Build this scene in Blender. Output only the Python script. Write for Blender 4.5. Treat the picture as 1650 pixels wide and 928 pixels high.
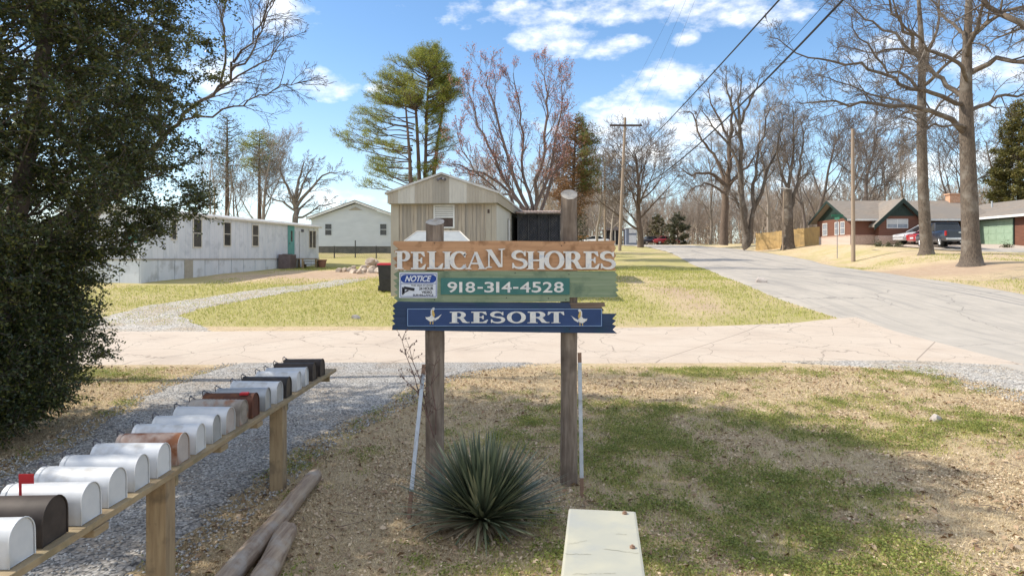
import bpy, math, random
import numpy as np
from mathutils import Vector, Matrix, noise as mnoise
R = math.radians
for o in list(bpy.data.objects): bpy.data.objects.remove(o)
SC = bpy.context.scene; COL = SC.collection
# ---------------------------------------------------------------- camera, sky, sun, exposure
CAMH, F0, CX, HY = 2.4, 1100.0, 825.0, 415.0        # eye height; focal length, centre column and horizon row in photo pixels
cam = bpy.data.cameras.new('camera'); cam.lens = 24; cam.sensor_width = 36; cam.shift_y = -49/1650
cam.clip_end = 6000; cam.clip_start = 0.05
camo = bpy.data.objects.new('camera', cam); COL.objects.link(camo)
camo.location = (0, 0, CAMH); camo.rotation_euler = (R(90), 0, 0); SC.camera = camo
SUNDIR = Vector((1.0, -0.10, -0.88)).normalized()    # the way the light travels: from the left, a little from beyond
sd = bpy.data.lights.new('sun', 'SUN'); sd.energy = 4.0; sd.angle = R(0.55); sd.color = (1.0, 0.925, 0.80)
so = bpy.data.objects.new('sun', sd); COL.objects.link(so); so.location = (-60, 10, 60)
so.rotation_euler = SUNDIR.to_track_quat('-Z', 'Y').to_euler()
SC.view_settings.view_transform = 'Standard'; SC.view_settings.look = 'None'
SC.view_settings.exposure = 0.50; SC.view_settings.gamma = 1.0; SC.view_settings.use_curve_mapping = False
try:
    SC.cycles.max_bounces = 6; SC.cycles.transparent_max_bounces = 8
except Exception: pass
W = bpy.data.worlds.new('World'); SC.world = W; W.use_nodes = True
def build_world():
    nt = W.node_tree; N = nt.nodes; Lk = nt.links; N.clear()
    out = N.new('ShaderNodeOutputWorld'); bg = N.new('ShaderNodeBackground'); bg.inputs[1].default_value = 0.15
    sky = N.new('ShaderNodeTexSky'); sky.sky_type = 'NISHITA'; sky.sun_disc = False
    sky.sun_elevation = math.asin(-SUNDIR.z); sky.sun_rotation = math.atan2(-SUNDIR.x, -SUNDIR.y)
    sky.air_density = 1.0; sky.dust_density = 0.5; sky.ozone_density = 2.0; sky.altitude = 200
    tc = N.new('ShaderNodeTexCoord'); sp = N.new('ShaderNodeSeparateXYZ'); Lk.new(tc.outputs['Generated'], sp.inputs[0])
    def m(op, a, b=None, clamp=False):
        n = N.new('ShaderNodeMath'); n.operation = op; n.use_clamp = clamp
        for i, v in enumerate((a, b)):
            if v is None: continue
            if isinstance(v, (int, float)): n.inputs[i].default_value = v
            else: Lk.new(v, n.inputs[i])
        return n.outputs[0]
    az = m('ARCTAN2', sp.outputs[0], sp.outputs[1])
    hyp = m('SQRT', m('ADD', m('MULTIPLY', sp.outputs[0], sp.outputs[0]), m('MULTIPLY', sp.outputs[1], sp.outputs[1])))
    el = m('ARCTAN2', sp.outputs[2], hyp)
    # cumulus, then added unseen fill clouds: centre azimuth, elevation, half sizes (radians), strength
    blobs = []
    def c(px, py, rx, ry, s=1.0):
        a = math.atan2(px-CX, F0); e = math.atan2(HY-py, math.hypot(px-CX, F0)); blobs.append((a, e, rx/F0, ry/F0, s))
    c(470, 18, 62, 42, .95); c(522, 138, 52, 22, 1.0); c(900, 62, 78, 30, 1.05); c(985, 74, 62, 22, .95)
    c(980, 14, 320, 34, .95); c(1210, 18, 85, 34, 1.0); c(1105, 64, 26, 16, .8); c(1080, 128, 85, 36, .9)
    c(1160, 150, 70, 30, .75); c(1010, 195, 150, 46, 1.15); c(1110, 212, 90, 38, 1.0); c(985, 250, 170, 26, .8)
    c(1430, 95, 80, 40, .8); c(1600, 110, 90, 34, .8); c(610, 145, 30, 12, .55); c(350, 120, 60, 30, .7)
    c(1560, 270, 160, 26, .8); c(1290, 300, 170, 26, .75); c(480, 318, 160, 18, .75); c(1760, 60, 120, 60, .9)
    c(-200, 80, 200, 70, .9); c(2200, 150, 250, 60, .9)
    for a_, e_, rx_, ry_ in ((2.3, .55, .9, .45), (-2.4, .6, .8, .5), (3.05, .9, .9, .5), (-3.1, .25, 1.2, .25), (1.6, .9, .7, .35), (-1.1, .95, .5, .3), (0, 1.25, 3.2, .35), (2.0, .18, .8, .15), (-2.1, .16, .7, .12)): blobs.append((a_, e_, rx_, ry_, 1.3)); c(1480, 190, 120, 26, .55); c(750, 320, 160, 20, .5)  # listed blobs: unseen clouds behind and overhead, added to fill the shade
    cmb = N.new('ShaderNodeCombineXYZ'); Lk.new(az, cmb.inputs[0]); Lk.new(m('MULTIPLY', el, 1.9), cmb.inputs[1])
    def noise(sc, det, rough, off):
        mp = N.new('ShaderNodeMapping'); mp.inputs[1].default_value = off; Lk.new(cmb.outputs[0], mp.inputs[0])
        n = N.new('ShaderNodeTexNoise'); n.inputs['Scale'].default_value = sc; n.inputs['Detail'].default_value = det
        n.inputs['Roughness'].default_value = rough; Lk.new(mp.outputs[0], n.inputs['Vector']); return n.outputs['Fac']
    n1 = noise(16, 8, .6, (0, 0, 0)); n2 = noise(5, 4, .5, (3, 1, 0)); n3 = noise(16, 8, .6, (-.012, -.05, 0))
    dens = None
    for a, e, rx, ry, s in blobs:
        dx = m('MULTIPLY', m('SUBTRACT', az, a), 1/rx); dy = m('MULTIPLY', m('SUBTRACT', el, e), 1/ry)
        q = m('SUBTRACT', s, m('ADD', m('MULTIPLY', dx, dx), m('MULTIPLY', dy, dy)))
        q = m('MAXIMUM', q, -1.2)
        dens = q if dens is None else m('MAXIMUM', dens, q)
    d = m('ADD', m('ADD', dens, m('MULTIPLY', m('SUBTRACT', n1, .5), 4.4)), m('MULTIPLY', m('SUBTRACT', n2, .55), 2.0))
    mask = m('MULTIPLY', d, 0.62, True)
    mask = m('POWER', mask, 1.1)
    shade = m('ADD', m('MULTIPLY', m('SUBTRACT', n1, n3), 2.2), .62, True)
    ramp = N.new('ShaderNodeMix'); ramp.data_type = 'RGBA'
    ramp.inputs[6].default_value = (4.8, 5.1, 5.6, 1); ramp.inputs[7].default_value = (8.2, 8.0, 7.7, 1); Lk.new(shade, ramp.inputs[0])
    # clear sky colour, saturated a little and paler towards the horizon
    hs = N.new('ShaderNodeHueSaturation'); hs.inputs['Saturation'].default_value = 1.15; hs.inputs['Value'].default_value = 1.0
    Lk.new(sky.outputs[0], hs.inputs['Color'])
    hz = m('POWER', m('SUBTRACT', 1.0, m('MULTIPLY', m('ABSOLUTE', el), 3.0), True), 2.0)
    hm = N.new('ShaderNodeMix'); hm.data_type = 'RGBA'; Lk.new(m('MULTIPLY', hz, .35), hm.inputs[0])
    Lk.new(hs.outputs[0], hm.inputs[6]); hm.inputs[7].default_value = (4.2, 5.2, 6.6, 1)
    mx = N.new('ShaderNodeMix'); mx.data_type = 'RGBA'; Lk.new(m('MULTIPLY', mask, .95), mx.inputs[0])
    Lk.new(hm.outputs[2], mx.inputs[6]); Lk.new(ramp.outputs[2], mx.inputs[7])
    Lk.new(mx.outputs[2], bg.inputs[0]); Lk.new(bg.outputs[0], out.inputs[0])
build_world()
# ---------------------------------------------------------------- terrain shape
GY = [(-400,-2.0),(-50,-.6),(0,-.10),(6,-.02),(7.3,0),(15,.02),(20.2,.20),(24,.62),(28,1.05),(32,1.28),(40,1.60),(48,1.78),(55,2.22),(66,2.82),(75,3.2),(100,4.1),(130,4.7),(160,4.95),(220,5.0),(6000,5.0)]
GYx = np.array([a for a, b in GY], float); GYz = np.array([b for a, b in GY], float)
def smooth_interp(x, xs, ys):
    # average of three shifted linear interpolations: no visible creases
    w = np.clip(np.abs(x)*.04, .5, 4)
    return (np.interp(x-w, xs, ys)+np.interp(x, xs, ys)*2+np.interp(x+w, xs, ys))/4
RL = [(-400,-20),(-30,9),(0,10),(14,10.4),(18,10.9),(22,10.6),(26.6,10.0),(35,10.8),(45,12.5),(65,15.2),(90,18.0),(105,17.0),(118,10),(128,-4),(134,-30)]
RR = [(-400,-8),(-30,18),(0,18.5),(14,19.2),(26.6,20.2),(32,20.2),(40,21.0),(55,23.7),(75,25.5),(100,26.5),(118,22),(132,6),(142,-30)]
def ip(tab, y): return np.interp(y, [a for a, b in tab], [b for a, b in tab])
BA = [(20,0),(26,.05),(38,.62),(48,1.0),(58,1.02),(80,.55),(110,.2),(150,0)]
def sstep(t): t = np.clip(t, 0, 1); return t*t*(3-2*t)
def gz(x, y):
    x = np.asarray(x, float); y = np.asarray(y, float)
    z = smooth_interp(y, GYx, GYz)
    xr = ip(RR, y)
    z = z + np.interp(y, [a for a, b in BA], [b for a, b in BA])*sstep((x-xr-.3)/6.5)
    z = z - .03*np.clip(-x, 0, 6)*np.interp(y, [0, 9, 14], [1, 1, 0])
    z = z + .40*sstep((y-46)/8)*sstep((-x-4)/8)*np.interp(y, [0, 70, 120], [1, 1, 0])
    z = z + .035*np.sin(x*.9+y*.35)*np.sin(y*.7-x*.2)*np.interp(y, [0, 12, 14, 22, 26, 60, 200], [.5, .6, 0, 0, .8, 1, 1])
    return z
def G(x, y): return float(gz(x, y))
def PX(px, Y): return (px-CX)/F0*Y                    # sideways position of a photo column at distance Y
def PZ(py, Y): return CAMH-(py-HY)/F0*Y
def PP(px, py, Y): return Vector((PX(px, Y), Y, PZ(py, Y)))
# ---------------------------------------------------------------- materials
MATS = {}
def newmat(name):
    m = bpy.data.materials.new(name); m.use_nodes = True; nt = m.node_tree
    b = nt.nodes['Principled BSDF']; MATS[name] = m; return m, nt, b
def nn(nt, t, **kw):
    n = nt.nodes.new(t)
    for k, v in kw.items(): n.inputs[k].default_value = v
    return n
def col4(c): return (c[0], c[1], c[2], 1)
def mixc(nt, fac, a, b):
    n = nt.nodes.new('ShaderNodeMix'); n.data_type = 'RGBA'
    for i, v in ((0, fac), (6, a), (7, b)):
        if isinstance(v, (int, float)): n.inputs[i].default_value = v
        elif isinstance(v, tuple): n.inputs[i].default_value = col4(v)
        else: nt.links.new(v, n.inputs[i])
    return n.outputs[2]
def mth(nt, op, a, b=None, clamp=False):
    n = nt.nodes.new('ShaderNodeMath'); n.operation = op; n.use_clamp = clamp
    for i, v in enumerate((a, b)):
        if v is None: continue
        if isinstance(v, (int, float)): n.inputs[i].default_value = v
        else: nt.links.new(v, n.inputs[i])
    return n.outputs[0]
def coords(nt, scale=(1, 1, 1), kind='Object', rot=(0, 0, 0)):
    tc = nt.nodes.new('ShaderNodeTexCoord'); mp = nt.nodes.new('ShaderNodeMapping')
    mp.inputs['Scale'].default_value = scale; mp.inputs['Rotation'].default_value = rot
    nt.links.new(tc.outputs[kind], mp.inputs[0]); return mp.outputs[0]
def nz(nt, vec, scale, detail=4, rough=.55, dist=0):
    n = nt.nodes.new('ShaderNodeTexNoise'); n.inputs['Scale'].default_value = scale; n.inputs['Detail'].default_value = detail
    n.inputs['Roughness'].default_value = rough; n.inputs['Distortion'].default_value = dist
    nt.links.new(vec, n.inputs['Vector']); return n.outputs['Fac']
def ramp(nt, f, lo, hi):
    n = nt.nodes.new('ShaderNodeMapRange'); n.inputs[1].default_value = lo; n.inputs[2].default_value = hi
    nt.links.new(f, n.inputs[0]); return n.outputs[0]
def bump(nt, b, h, strength=.3, dist=.02):
    n = nt.nodes.new('ShaderNodeBump'); n.inputs['Strength'].default_value = strength; n.inputs['Distance'].default_value = dist
    nt.links.new(h, n.inputs['Height']); nt.links.new(n.outputs[0], b.inputs['Normal'])
def pm(name, c1, c2=None, scale=4, rough=.7, stretch=(1, 1, 1), bs=.2, bd=.01, lo=.35, hi=.65, c3=None, s3=1.2, metal=0, detail=5, spec=.3, coat=0):
    m, nt, b = newmat(name); v = coords(nt, stretch)
    b.inputs['Roughness'].default_value = rough; b.inputs['Metallic'].default_value = metal
    b.inputs['Specular IOR Level'].default_value = spec; b.inputs['Coat Weight'].default_value = coat
    if c2 is None: c2 = tuple(x*.82 for x in c1)
    f = nz(nt, v, scale, detail); c = mixc(nt, ramp(nt, f, lo, hi), c1, c2)
    if c3: c = mixc(nt, ramp(nt, nz(nt, coords(nt), s3, 5), .52, .68), c, c3)
    nt.links.new(c, b.inputs['Base Color'])
    if bs: bump(nt, b, f, bs, bd)
    return m
def leafmat(name, cs, trans=.3, rough=.5, spec=.4):
    m, nt, b = newmat(name)
    g = nt.nodes.new('ShaderNodeNewGeometry'); cr = nt.nodes.new('ShaderNodeValToRGB')
    el = cr.color_ramp.elements
    while len(el) < len(cs): el.new(.5)
    for i, c in enumerate(cs): el[i].position = i/(len(cs)-1); el[i].color = col4(c)
    nt.links.new(g.outputs['Random Per Island'], cr.inputs[0])
    nt.links.new(cr.outputs[0], b.inputs['Base Color']); b.inputs['Roughness'].default_value = rough
    b.inputs['Specular IOR Level'].default_value = spec
    if trans:
        t = nt.nodes.new('ShaderNodeBsdfTranslucent'); mxx = nt.nodes.new('ShaderNodeMixShader'); mxx.inputs[0].default_value = trans
        br = mixc(nt, .5, cr.outputs[0], tuple(min(1, x*1.7) for x in cs[-1])); nt.links.new(br, t.inputs[0])
        nt.links.new(b.outputs[0], mxx.inputs[1]); nt.links.new(t.outputs[0], mxx.inputs[2])
        nt.links.new(mxx.outputs[0], nt.nodes['Material Output'].inputs[0])
    return m
# ---------------------------------------------------------------- mesh helpers
def mesh_np(name, V, Fq, mat, parent=None, smooth=False, mats=None, mi=None):
    V = np.asarray(V, np.float32).reshape(-1, 3); Fq = np.asarray(Fq, np.int32); k = Fq.shape[1]
    me = bpy.data.meshes.new(name); me.vertices.add(len(V)); me.vertices.foreach_set('co', V.ravel())
    me.loops.add(Fq.size); me.loops.foreach_set('vertex_index', Fq.ravel())
    me.polygons.add(len(Fq)); me.polygons.foreach_set('loop_start', np.arange(0, Fq.size, k, dtype=np.int32))
    try: me.polygons.foreach_set('loop_total', np.full(len(Fq), k, np.int32))
    except Exception: pass
    me.update(calc_edges=True)
    for q in (mats or [mat]): me.materials.append(q)
    if mi is not None: me.polygons.foreach_set('material_index', np.asarray(mi, np.int32))
    if smooth: me.polygons.foreach_set('use_smooth', np.ones(len(Fq), bool))
    o = bpy.data.objects.new(name, me); COL.objects.link(o)
    if parent is not None: o.parent = parent
    return o
class MB:
    def __init__(s): s.v = []; s.f = []; s.sm = []; s.mi = []; s.cur = 0
    def add(s, vs, fs, smooth=False):
        b = len(s.v); s.v += [tuple(v) for v in vs]; s.f += [tuple(i+b for i in f) for f in fs]; s.sm += [smooth]*len(fs); s.mi += [s.cur]*len(fs); return s
    def box(s, x0, x1, y0, y1, z0, z1, M=None):
        vs = [Vector((x, y, z)) for x in (x0, x1) for y in (y0, y1) for z in (z0, z1)]
        if M is not None: vs = [M @ v for v in vs]
        return s.add(vs, [(0,1,3,2),(4,6,7,5),(0,4,5,1),(2,3,7,6),(0,2,6,4),(1,5,7,3)])
    def bbox(s, x0, x1, y0, y1, z0, z1, b=.01, M=None):
        # box with chamfered edges
        import bmesh
        bm = bmesh.new(); bmesh.ops.create_cube(bm, size=1)
        for v in bm.verts: v.co = Vector(((x0+x1)/2+v.co.x*(x1-x0), (y0+y1)/2+v.co.y*(y1-y0), (z0+z1)/2+v.co.z*(z1-z0)))
        bmesh.ops.bevel(bm, geom=list(bm.edges), offset=b, segments=2, affect='EDGES', profile=.6)
        bm.verts.index_update(); vs = [v.co.copy() for v in bm.verts]
        if M is not None: vs = [M @ v for v in vs]
        fs = [[v.index for v in f.verts] for f in bm.faces]; bm.free(); return s.add(vs, fs)
    def tube(s, pts, rad, n=8, caps=True, smooth=True):
        pts = [Vector(p) for p in pts]
        if isinstance(rad, (int, float)): rad = [rad]*len(pts)
        vs = []; prev = None
        for i, p in enumerate(pts):
            t = (pts[min(i+1, len(pts)-1)]-pts[max(i-1, 0)]).normalized()
            if prev is None:
                a = Vector((0, 0, 1)) if abs(t.z) < .9 else Vector((1, 0, 0)); u = t.cross(a).normalized()
            else: u = (prev-t*prev.dot(t)).normalized()
            prev = u; w = t.cross(u)
            for k in range(n):
                an = 2*math.pi*k/n; vs.append(p+(u*math.cos(an)+w*math.sin(an))*rad[i])
        fs = [(i*n+k, i*n+(k+1) % n, (i+1)*n+(k+1) % n, (i+1)*n+k) for i in range(len(pts)-1) for k in range(n)]
        s.add(vs, fs, smooth)
        if caps:
            m = len(pts)-1; s.add(vs[:n], [tuple(range(n))[::-1]]); s.add(vs[m*n:], [tuple(range(n))])
        return s
    def prism(s, poly, y0, y1, M=None):
        # poly in x,z, extruded from y0 (front) to y1
        n = len(poly); vs = [Vector((x, y0, z)) for x, z in poly]+[Vector((x, y1, z)) for x, z in poly]
        if M is not None: vs = [M @ v for v in vs]
        ar = sum(poly[i][0]*poly[(i+1) % n][1]-poly[(i+1) % n][0]*poly[i][1] for i in range(n))
        if ar < 0: fs = [tuple(range(n))[::-1], tuple(range(n, 2*n))]+[(i, (i+1) % n, n+(i+1) % n, n+i) for i in range(n)]
        else: fs = [tuple(range(n)), tuple(range(n, 2*n))[::-1]]+[(i, n+i, n+(i+1) % n, (i+1) % n) for i in range(n)]
        return s.add(vs, fs)
    def obj(s, name, mat, parent=None, loc=None):
        me = bpy.data.meshes.new(name); me.from_pydata([tuple(v) for v in s.v], [], s.f)
        for q in (mat if isinstance(mat, list) else [mat]): me.materials.append(q)
        me.polygons.foreach_set('use_smooth', s.sm); me.polygons.foreach_set('material_index', s.mi); me.update()
        o = bpy.data.objects.new(name, me); COL.objects.link(o)
        if parent is not None: o.parent = parent
        if loc is not None: o.location = loc
        return o
def tag(o, label, cat, group=None):
    o['label'] = label; o['category'] = cat
    if group: o['group'] = group
    return o
def thing(name, label, cat, loc=(0, 0, 0), rz=0, group=None):
    o = bpy.data.objects.new(name, None); COL.objects.link(o); o.location = loc; o.rotation_euler = (0, 0, rz); o.empty_display_size = .2
    return tag(o, label, cat, group)
def struct(o, kind='structure'): o['kind'] = kind; return o
def dup_tree(root, loc, rz, label, scale=1, group=None):
    r = root.copy(); COL.objects.link(r); r.location = loc; r.rotation_euler = (0, 0, rz); r.scale = (scale,)*3 if isinstance(scale, (int, float)) else scale
    r['label'] = label
    if group: r['group'] = group
    for ch in list(root.children):
        c = ch.copy(); COL.objects.link(c); c.parent = r
        for g in list(ch.children):
            d = g.copy(); COL.objects.link(d); d.parent = c
    return r
# ---------------------------------------------------------------- ground and paved surfaces
rnd = random.Random(7); nrng = np.random.default_rng(11)
def fbm(x, y, s, o=4, seed=0):
    v = 0; a = 1; t = 0
    for i in range(o):
        v += a*mnoise.noise(Vector((x*s+seed*17.3, y*s-seed*9.1, seed*3.7+i*5))); t += a; a *= .55; s *= 2.1
    return v/t
def lines(segs):
    out = []
    for a, b, st in segs: out += list(np.arange(a, b, st))
    return np.array(out)
gx = np.concatenate([-np.geomspace(3000, 45, 16), lines([(-40, -16, 1.2), (-16, 14, .28), (14, 45, .8)]), np.geomspace(46, 3000, 18)])
gy = np.concatenate([-np.geomspace(2500, 12, 10), lines([(-10, 2, 1.0), (2, 30, .28), (30, 62, .6), (62, 150, 2.5)]), np.geomspace(152, 4000, 14)])
GXX, GYY = np.meshgrid(gx, gy); GZZ = gz(GXX, GYY)
V = np.stack([GXX, GYY, GZZ], -1).reshape(-1, 3); ny, nx = GXX.shape
idx = np.arange(ny*nx).reshape(ny, nx); Q = np.stack([idx[:-1, :-1], idx[:-1, 1:], idx[1:, 1:], idx[1:, :-1]], -1).reshape(-1, 4)
# how green / how bare each spot of ground is
def bl(x, y, cx, cy, rx, ry): return max(0, 1-((x-cx)/rx)**2-((y-cy)/ry)**2)
def green_at(x, y):
    n = fbm(x, y, .55, 4, 1); n2 = fbm(x, y, .12, 3, 2)
    if y > 21:
        g = .92+n*.7+n2*.5
        if x > float(ip(RL, y)): g = .5+n*.9+n2*.4
        g += .3*bl(x, y, -6, 23.5, 6, 3)
        g -= .9*bl(x, y, -11, 37, 6.5, 6)          # worn earth by the long home
        g -= .9*bl(x, y, 23.5, 37, 5.5, 6)
        g -= .35*bl(x, y, 6.3, 27, 2.2, 9)
        return g
    g = .12+n*1.1+n2*.25+fbm(x, y, 1.9, 3, 6)*.75+fbm(x, y, 6.0, 2, 16)*.55
    g += .34*bl(x, y, 2.4, 6.5, 2.4, 1.6)+.34*bl(x, y, 4.2, 9.2, 3.5, 1.5)+.55*bl(x, y, 7.2, 10.0, 1.9, 1.3)+.3*bl(x, y, .6, 9.4, 1.8, 1.3)+.2*bl(x, y, 1.3, 7.6, 1.8, 1.2)+.25*bl(x, y, 3.2, 5.2, 1.5, 1.2)
    g += .5*bl(x, y, 4.6, 14.2, 3, .8)+.6*bl(x, y, -8, 13.9, 2.2, 1.2)
    g -= .8*bl(x, y, 5.5, 7.0, 1.7, 1.7)+.5*bl(x, y, -1.5, 6.0, 1.6, 3.0)+.3*bl(x, y, 1.5, 12.5, 4, 1.5)
    return g
ga = np.array([min(1, max(0, green_at(float(x), float(y)))) if (abs(x) < 60 and 0 < y < 150) else .45 for x, y in V[:, :2]], np.float32)
def dirt_at(x, y):
    d = .9*bl(x, y, -9.5, 36, 6, 6)+1.0*bl(x, y, 23.5, 37.5, 5.5, 4)+.5*bl(x, y, 7, 26, 2, 8)+.5*bl(x, y, 30, 46, 6, 5)+.6*bl(x, y, 6.6, 6.8, 2.4, 2.6)
    if d > 0: d += fbm(x, y, .6, 3, 5)*.7
    return min(1, max(0, d))
da = np.array([dirt_at(float(x), float(y)) if (abs(x) < 60 and 0 < y < 150) else 0. for x, y in V[:, :2]], np.float32)
m, nt, b = newmat('ground'); b.inputs['Roughness'].default_value = .95; b.inputs['Specular IOR Level'].default_value = .1
v = coords(nt); at = nt.nodes.new('ShaderNodeAttribute'); at.attribute_name = 'green'; ad = nt.nodes.new('ShaderNodeAttribute'); ad.attribute_name = 'dirt'
fine = nz(nt, v, 22, 6, .7); mid = nz(nt, v, 3.1, 8, .72); vf = nz(nt, v, 70, 4, .7)
straw = mixc(nt, ramp(nt, fine, .3, .7), (.50, .375, .23), (.76, .61, .40))
straw = mixc(nt, ramp(nt, mid, .5, .72), straw, (.42, .31, .20))
straw = mixc(nt, ramp(nt, vf, .54, .70), straw, (.15, .10, .065))
grn = mixc(nt, ramp(nt, fine, .3, .7), (.24, .255, .05), (.46, .45, .125))
grn = mixc(nt, ramp(nt, mid, .35, .65), grn, (.48, .41, .20))
gf = mth(nt, 'ADD', at.outputs['Fac'], mth(nt, 'MULTIPLY', mth(nt, 'SUBTRACT', mid, .5), 1.5)); gf = mth(nt, 'ADD', gf, mth(nt, 'MULTIPLY', mth(nt, 'SUBTRACT', fine, .5), 1.2))
c = mixc(nt, mth(nt, 'MULTIPLY', ramp(nt, gf, .30, 1.0), .9), straw, grn)
drt = mixc(nt, ramp(nt, mid, .3, .7), (.44, .31, .21), (.56, .43, .31))
drt = mixc(nt, ramp(nt, fine, .55, .75), drt, (.30, .2, .13))
c = mixc(nt, ramp(nt, mth(nt, 'ADD', ad.outputs['Fac'], mth(nt, 'MULTIPLY', mth(nt, 'SUBTRACT', fine, .5), .8)), .3, .8), c, drt)
nt.links.new(c, b.inputs['Base Color']); bump(nt, b, mth(nt, 'ADD', fine, mth(nt, 'MULTIPLY', vf, .6)), .8, .05)
ground = struct(mesh_np('ground', V, Q, m, smooth=True))
for nme, arr in (('green', ga), ('dirt', da)):
    a = ground.data.attributes.new(nme, 'FLOAT', 'POINT'); a.data.foreach_set('value', arr)
def resample(pts, n):
    pts = np.asarray(pts, float); d = np.r_[0, np.cumsum(np.hypot(*np.diff(pts, axis=0).T))]; t = np.linspace(0, d[-1], n)
    return np.stack([np.interp(t, d, pts[:, 0]), np.interp(t, d, pts[:, 1])], -1)
def strip(name, A, B, n, m_, mat, off=.012, jag=0.0, js=1.5, seed=0, offk=.0006, taper=True):
    """sheet between two edge lines, draped on the terrain"""
    A = resample(A, n); B = resample(B, n)
    if jag:
        for i in range(n):
            ta = fbm(A[i, 0], A[i, 1], js, 5, seed)*jag; tb = fbm(B[i, 0], B[i, 1], js, 5, seed+3)*jag
            d = B[i]-A[i]; d = d/(np.hypot(*d)+1e-9); A[i] -= d*ta; B[i] += d*tb
    t = np.linspace(0, 1, m_)[None, :, None]; P = A[:, None, :]*(1-t)+B[:, None, :]*t
    Z = gz(P[..., 0], P[..., 1])+off+np.abs(P[..., 1])*offk
    if taper: Z[:, 0] -= .03+off; Z[:, -1] -= .03+off
    V = np.concatenate([P, Z[..., None]], -1).reshape(-1, 3); idx = np.arange(n*m_).reshape(n, m_)
    Q = np.stack([idx[:-1, :-1], idx[:-1, 1:], idx[1:, 1:], idx[1:, :-1]], -1).reshape(-1, 4)
    # face up
    a, b_, c_ = V[Q[0, 0]], V[Q[0, 1]], V[Q[0, 2]]
    if np.cross(b_-a, c_-a)[2] < 0: Q = Q[:, ::-1]
    return struct(mesh_np(name, V, Q, mat, smooth=True))
# road asphalt: pale, worn, with long seams
m, nt, b = newmat('road_asphalt'); b.inputs['Roughness'].default_value = .9; v = coords(nt)
f = nz(nt, v, 1.2, 6, .65); f2 = nz(nt, v, 60, 3, .7); f3 = nz(nt, coords(nt, (3.2, .16, 1), rot=(0, 0, R(-5))), 1.0, 5, .6)
c = mixc(nt, ramp(nt, f, .3, .7), (.40, .36, .305), (.48, .43, .365)); c = mixc(nt, ramp(nt, f3, .5, .7), c, (.345, .315, .275))
c = mixc(nt, ramp(nt, f2, .55, .8), c, (.24, .23, .22)); c = mixc(nt, mth(nt, 'MULTIPLY', ramp(nt, nz(nt, coords(nt, (1, .5, 1)), .35, 8, .7), .52, .62), .45), c, (.27, .25, .225))
vo = nt.nodes.new('ShaderNodeTexVoronoi'); vo.feature = 'DISTANCE_TO_EDGE'; vo.inputs['Scale'].default_value = .22
dv = nt.nodes.new('ShaderNodeVectorMath'); dv.operation = 'ADD'; nzv = nt.nodes.new('ShaderNodeTexNoise'); nzv.inputs['Scale'].default_value = .9; nzv.inputs['Detail'].default_value = 6
nt.links.new(v, nzv.inputs[0]); nt.links.new(v, dv.inputs[0]); nt.links.new(nzv.outputs['Color'], dv.inputs[1]); nt.links.new(dv.outputs[0], vo.inputs['Vector'])
crk = ramp(nt, vo.outputs['Distance'], .006, .0015); c = mixc(nt, mth(nt, 'MULTIPLY', crk, .5, True), c, (.12, .115, .11))
nt.links.new(c, b.inputs['Base Color']); bump(nt, b, f2, .3, .01); M_road = m
ys = np.concatenate([np.arange(-60, 134, 1.0)])
strip('road', [(float(ip(RL, y)), y) for y in ys], [(float(ip(RR, y)), y) for y in ys], 420, 34, M_road, off=.02, jag=.10, js=.8, seed=4, offk=.0009)
# concrete lane with cracks
m, nt, b = newmat('lane_concrete'); b.inputs['Roughness'].default_value = .9; v = coords(nt)
f = nz(nt, v, .7, 6, .6); f2 = nz(nt, v, 40, 4, .7); c = mixc(nt, ramp(nt, f, .3, .7), (.50, .41, .325), (.56, .475, .385)); c = mixc(nt, ramp(nt, f2, .5, .8), c, (.42, .34, .27)); c = mixc(nt, mth(nt, 'MULTIPLY', ramp(nt, nz(nt, v, .55, 8, .72), .52, .66), .5), c, (.38, .31, .25))
def voc(scale, w, stretch, seedoff, warp=.6, ws=1.0):
    vv = coords(nt, stretch); q = nt.nodes.new('ShaderNodeTexNoise'); q.inputs['Scale'].default_value = ws; q.inputs['Detail'].default_value = 7; nt.links.new(vv, q.inputs[0])
    sc_ = nt.nodes.new('ShaderNodeVectorMath'); sc_.operation = 'SCALE'; sc_.inputs['Scale'].default_value = warp; nt.links.new(q.outputs['Color'], sc_.inputs[0])
    ad_ = nt.nodes.new('ShaderNodeVectorMath'); ad_.operation = 'ADD'; nt.links.new(vv, ad_.inputs[0]); nt.links.new(sc_.outputs[0], ad_.inputs[1])
    o_ = nt.nodes.new('ShaderNodeTexVoronoi'); o_.feature = 'DISTANCE_TO_EDGE'; o_.inputs['Scale'].default_value = scale; nt.links.new(ad_.outputs[0], o_.inputs['Vector'])
    return ramp(nt, o_.outputs['Distance'], w, w*.25)
k1 = voc(.62, .008, (1, 1.0, 1), 0); k2 = voc(1.5, .012, (.8, 1.2, 1), 0, .5, 1.5)
msk = ramp(nt, nz(nt, v, .35, 3), .5, .62); k2 = mth(nt, 'MULTIPLY', k2, msk)
k = mth(nt, 'MAXIMUM', mth(nt, 'MULTIPLY', k1, .6), mth(nt, 'MULTIPLY', k2, .7), True); c = mixc(nt, k, c, (.14, .11, .085))
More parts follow.
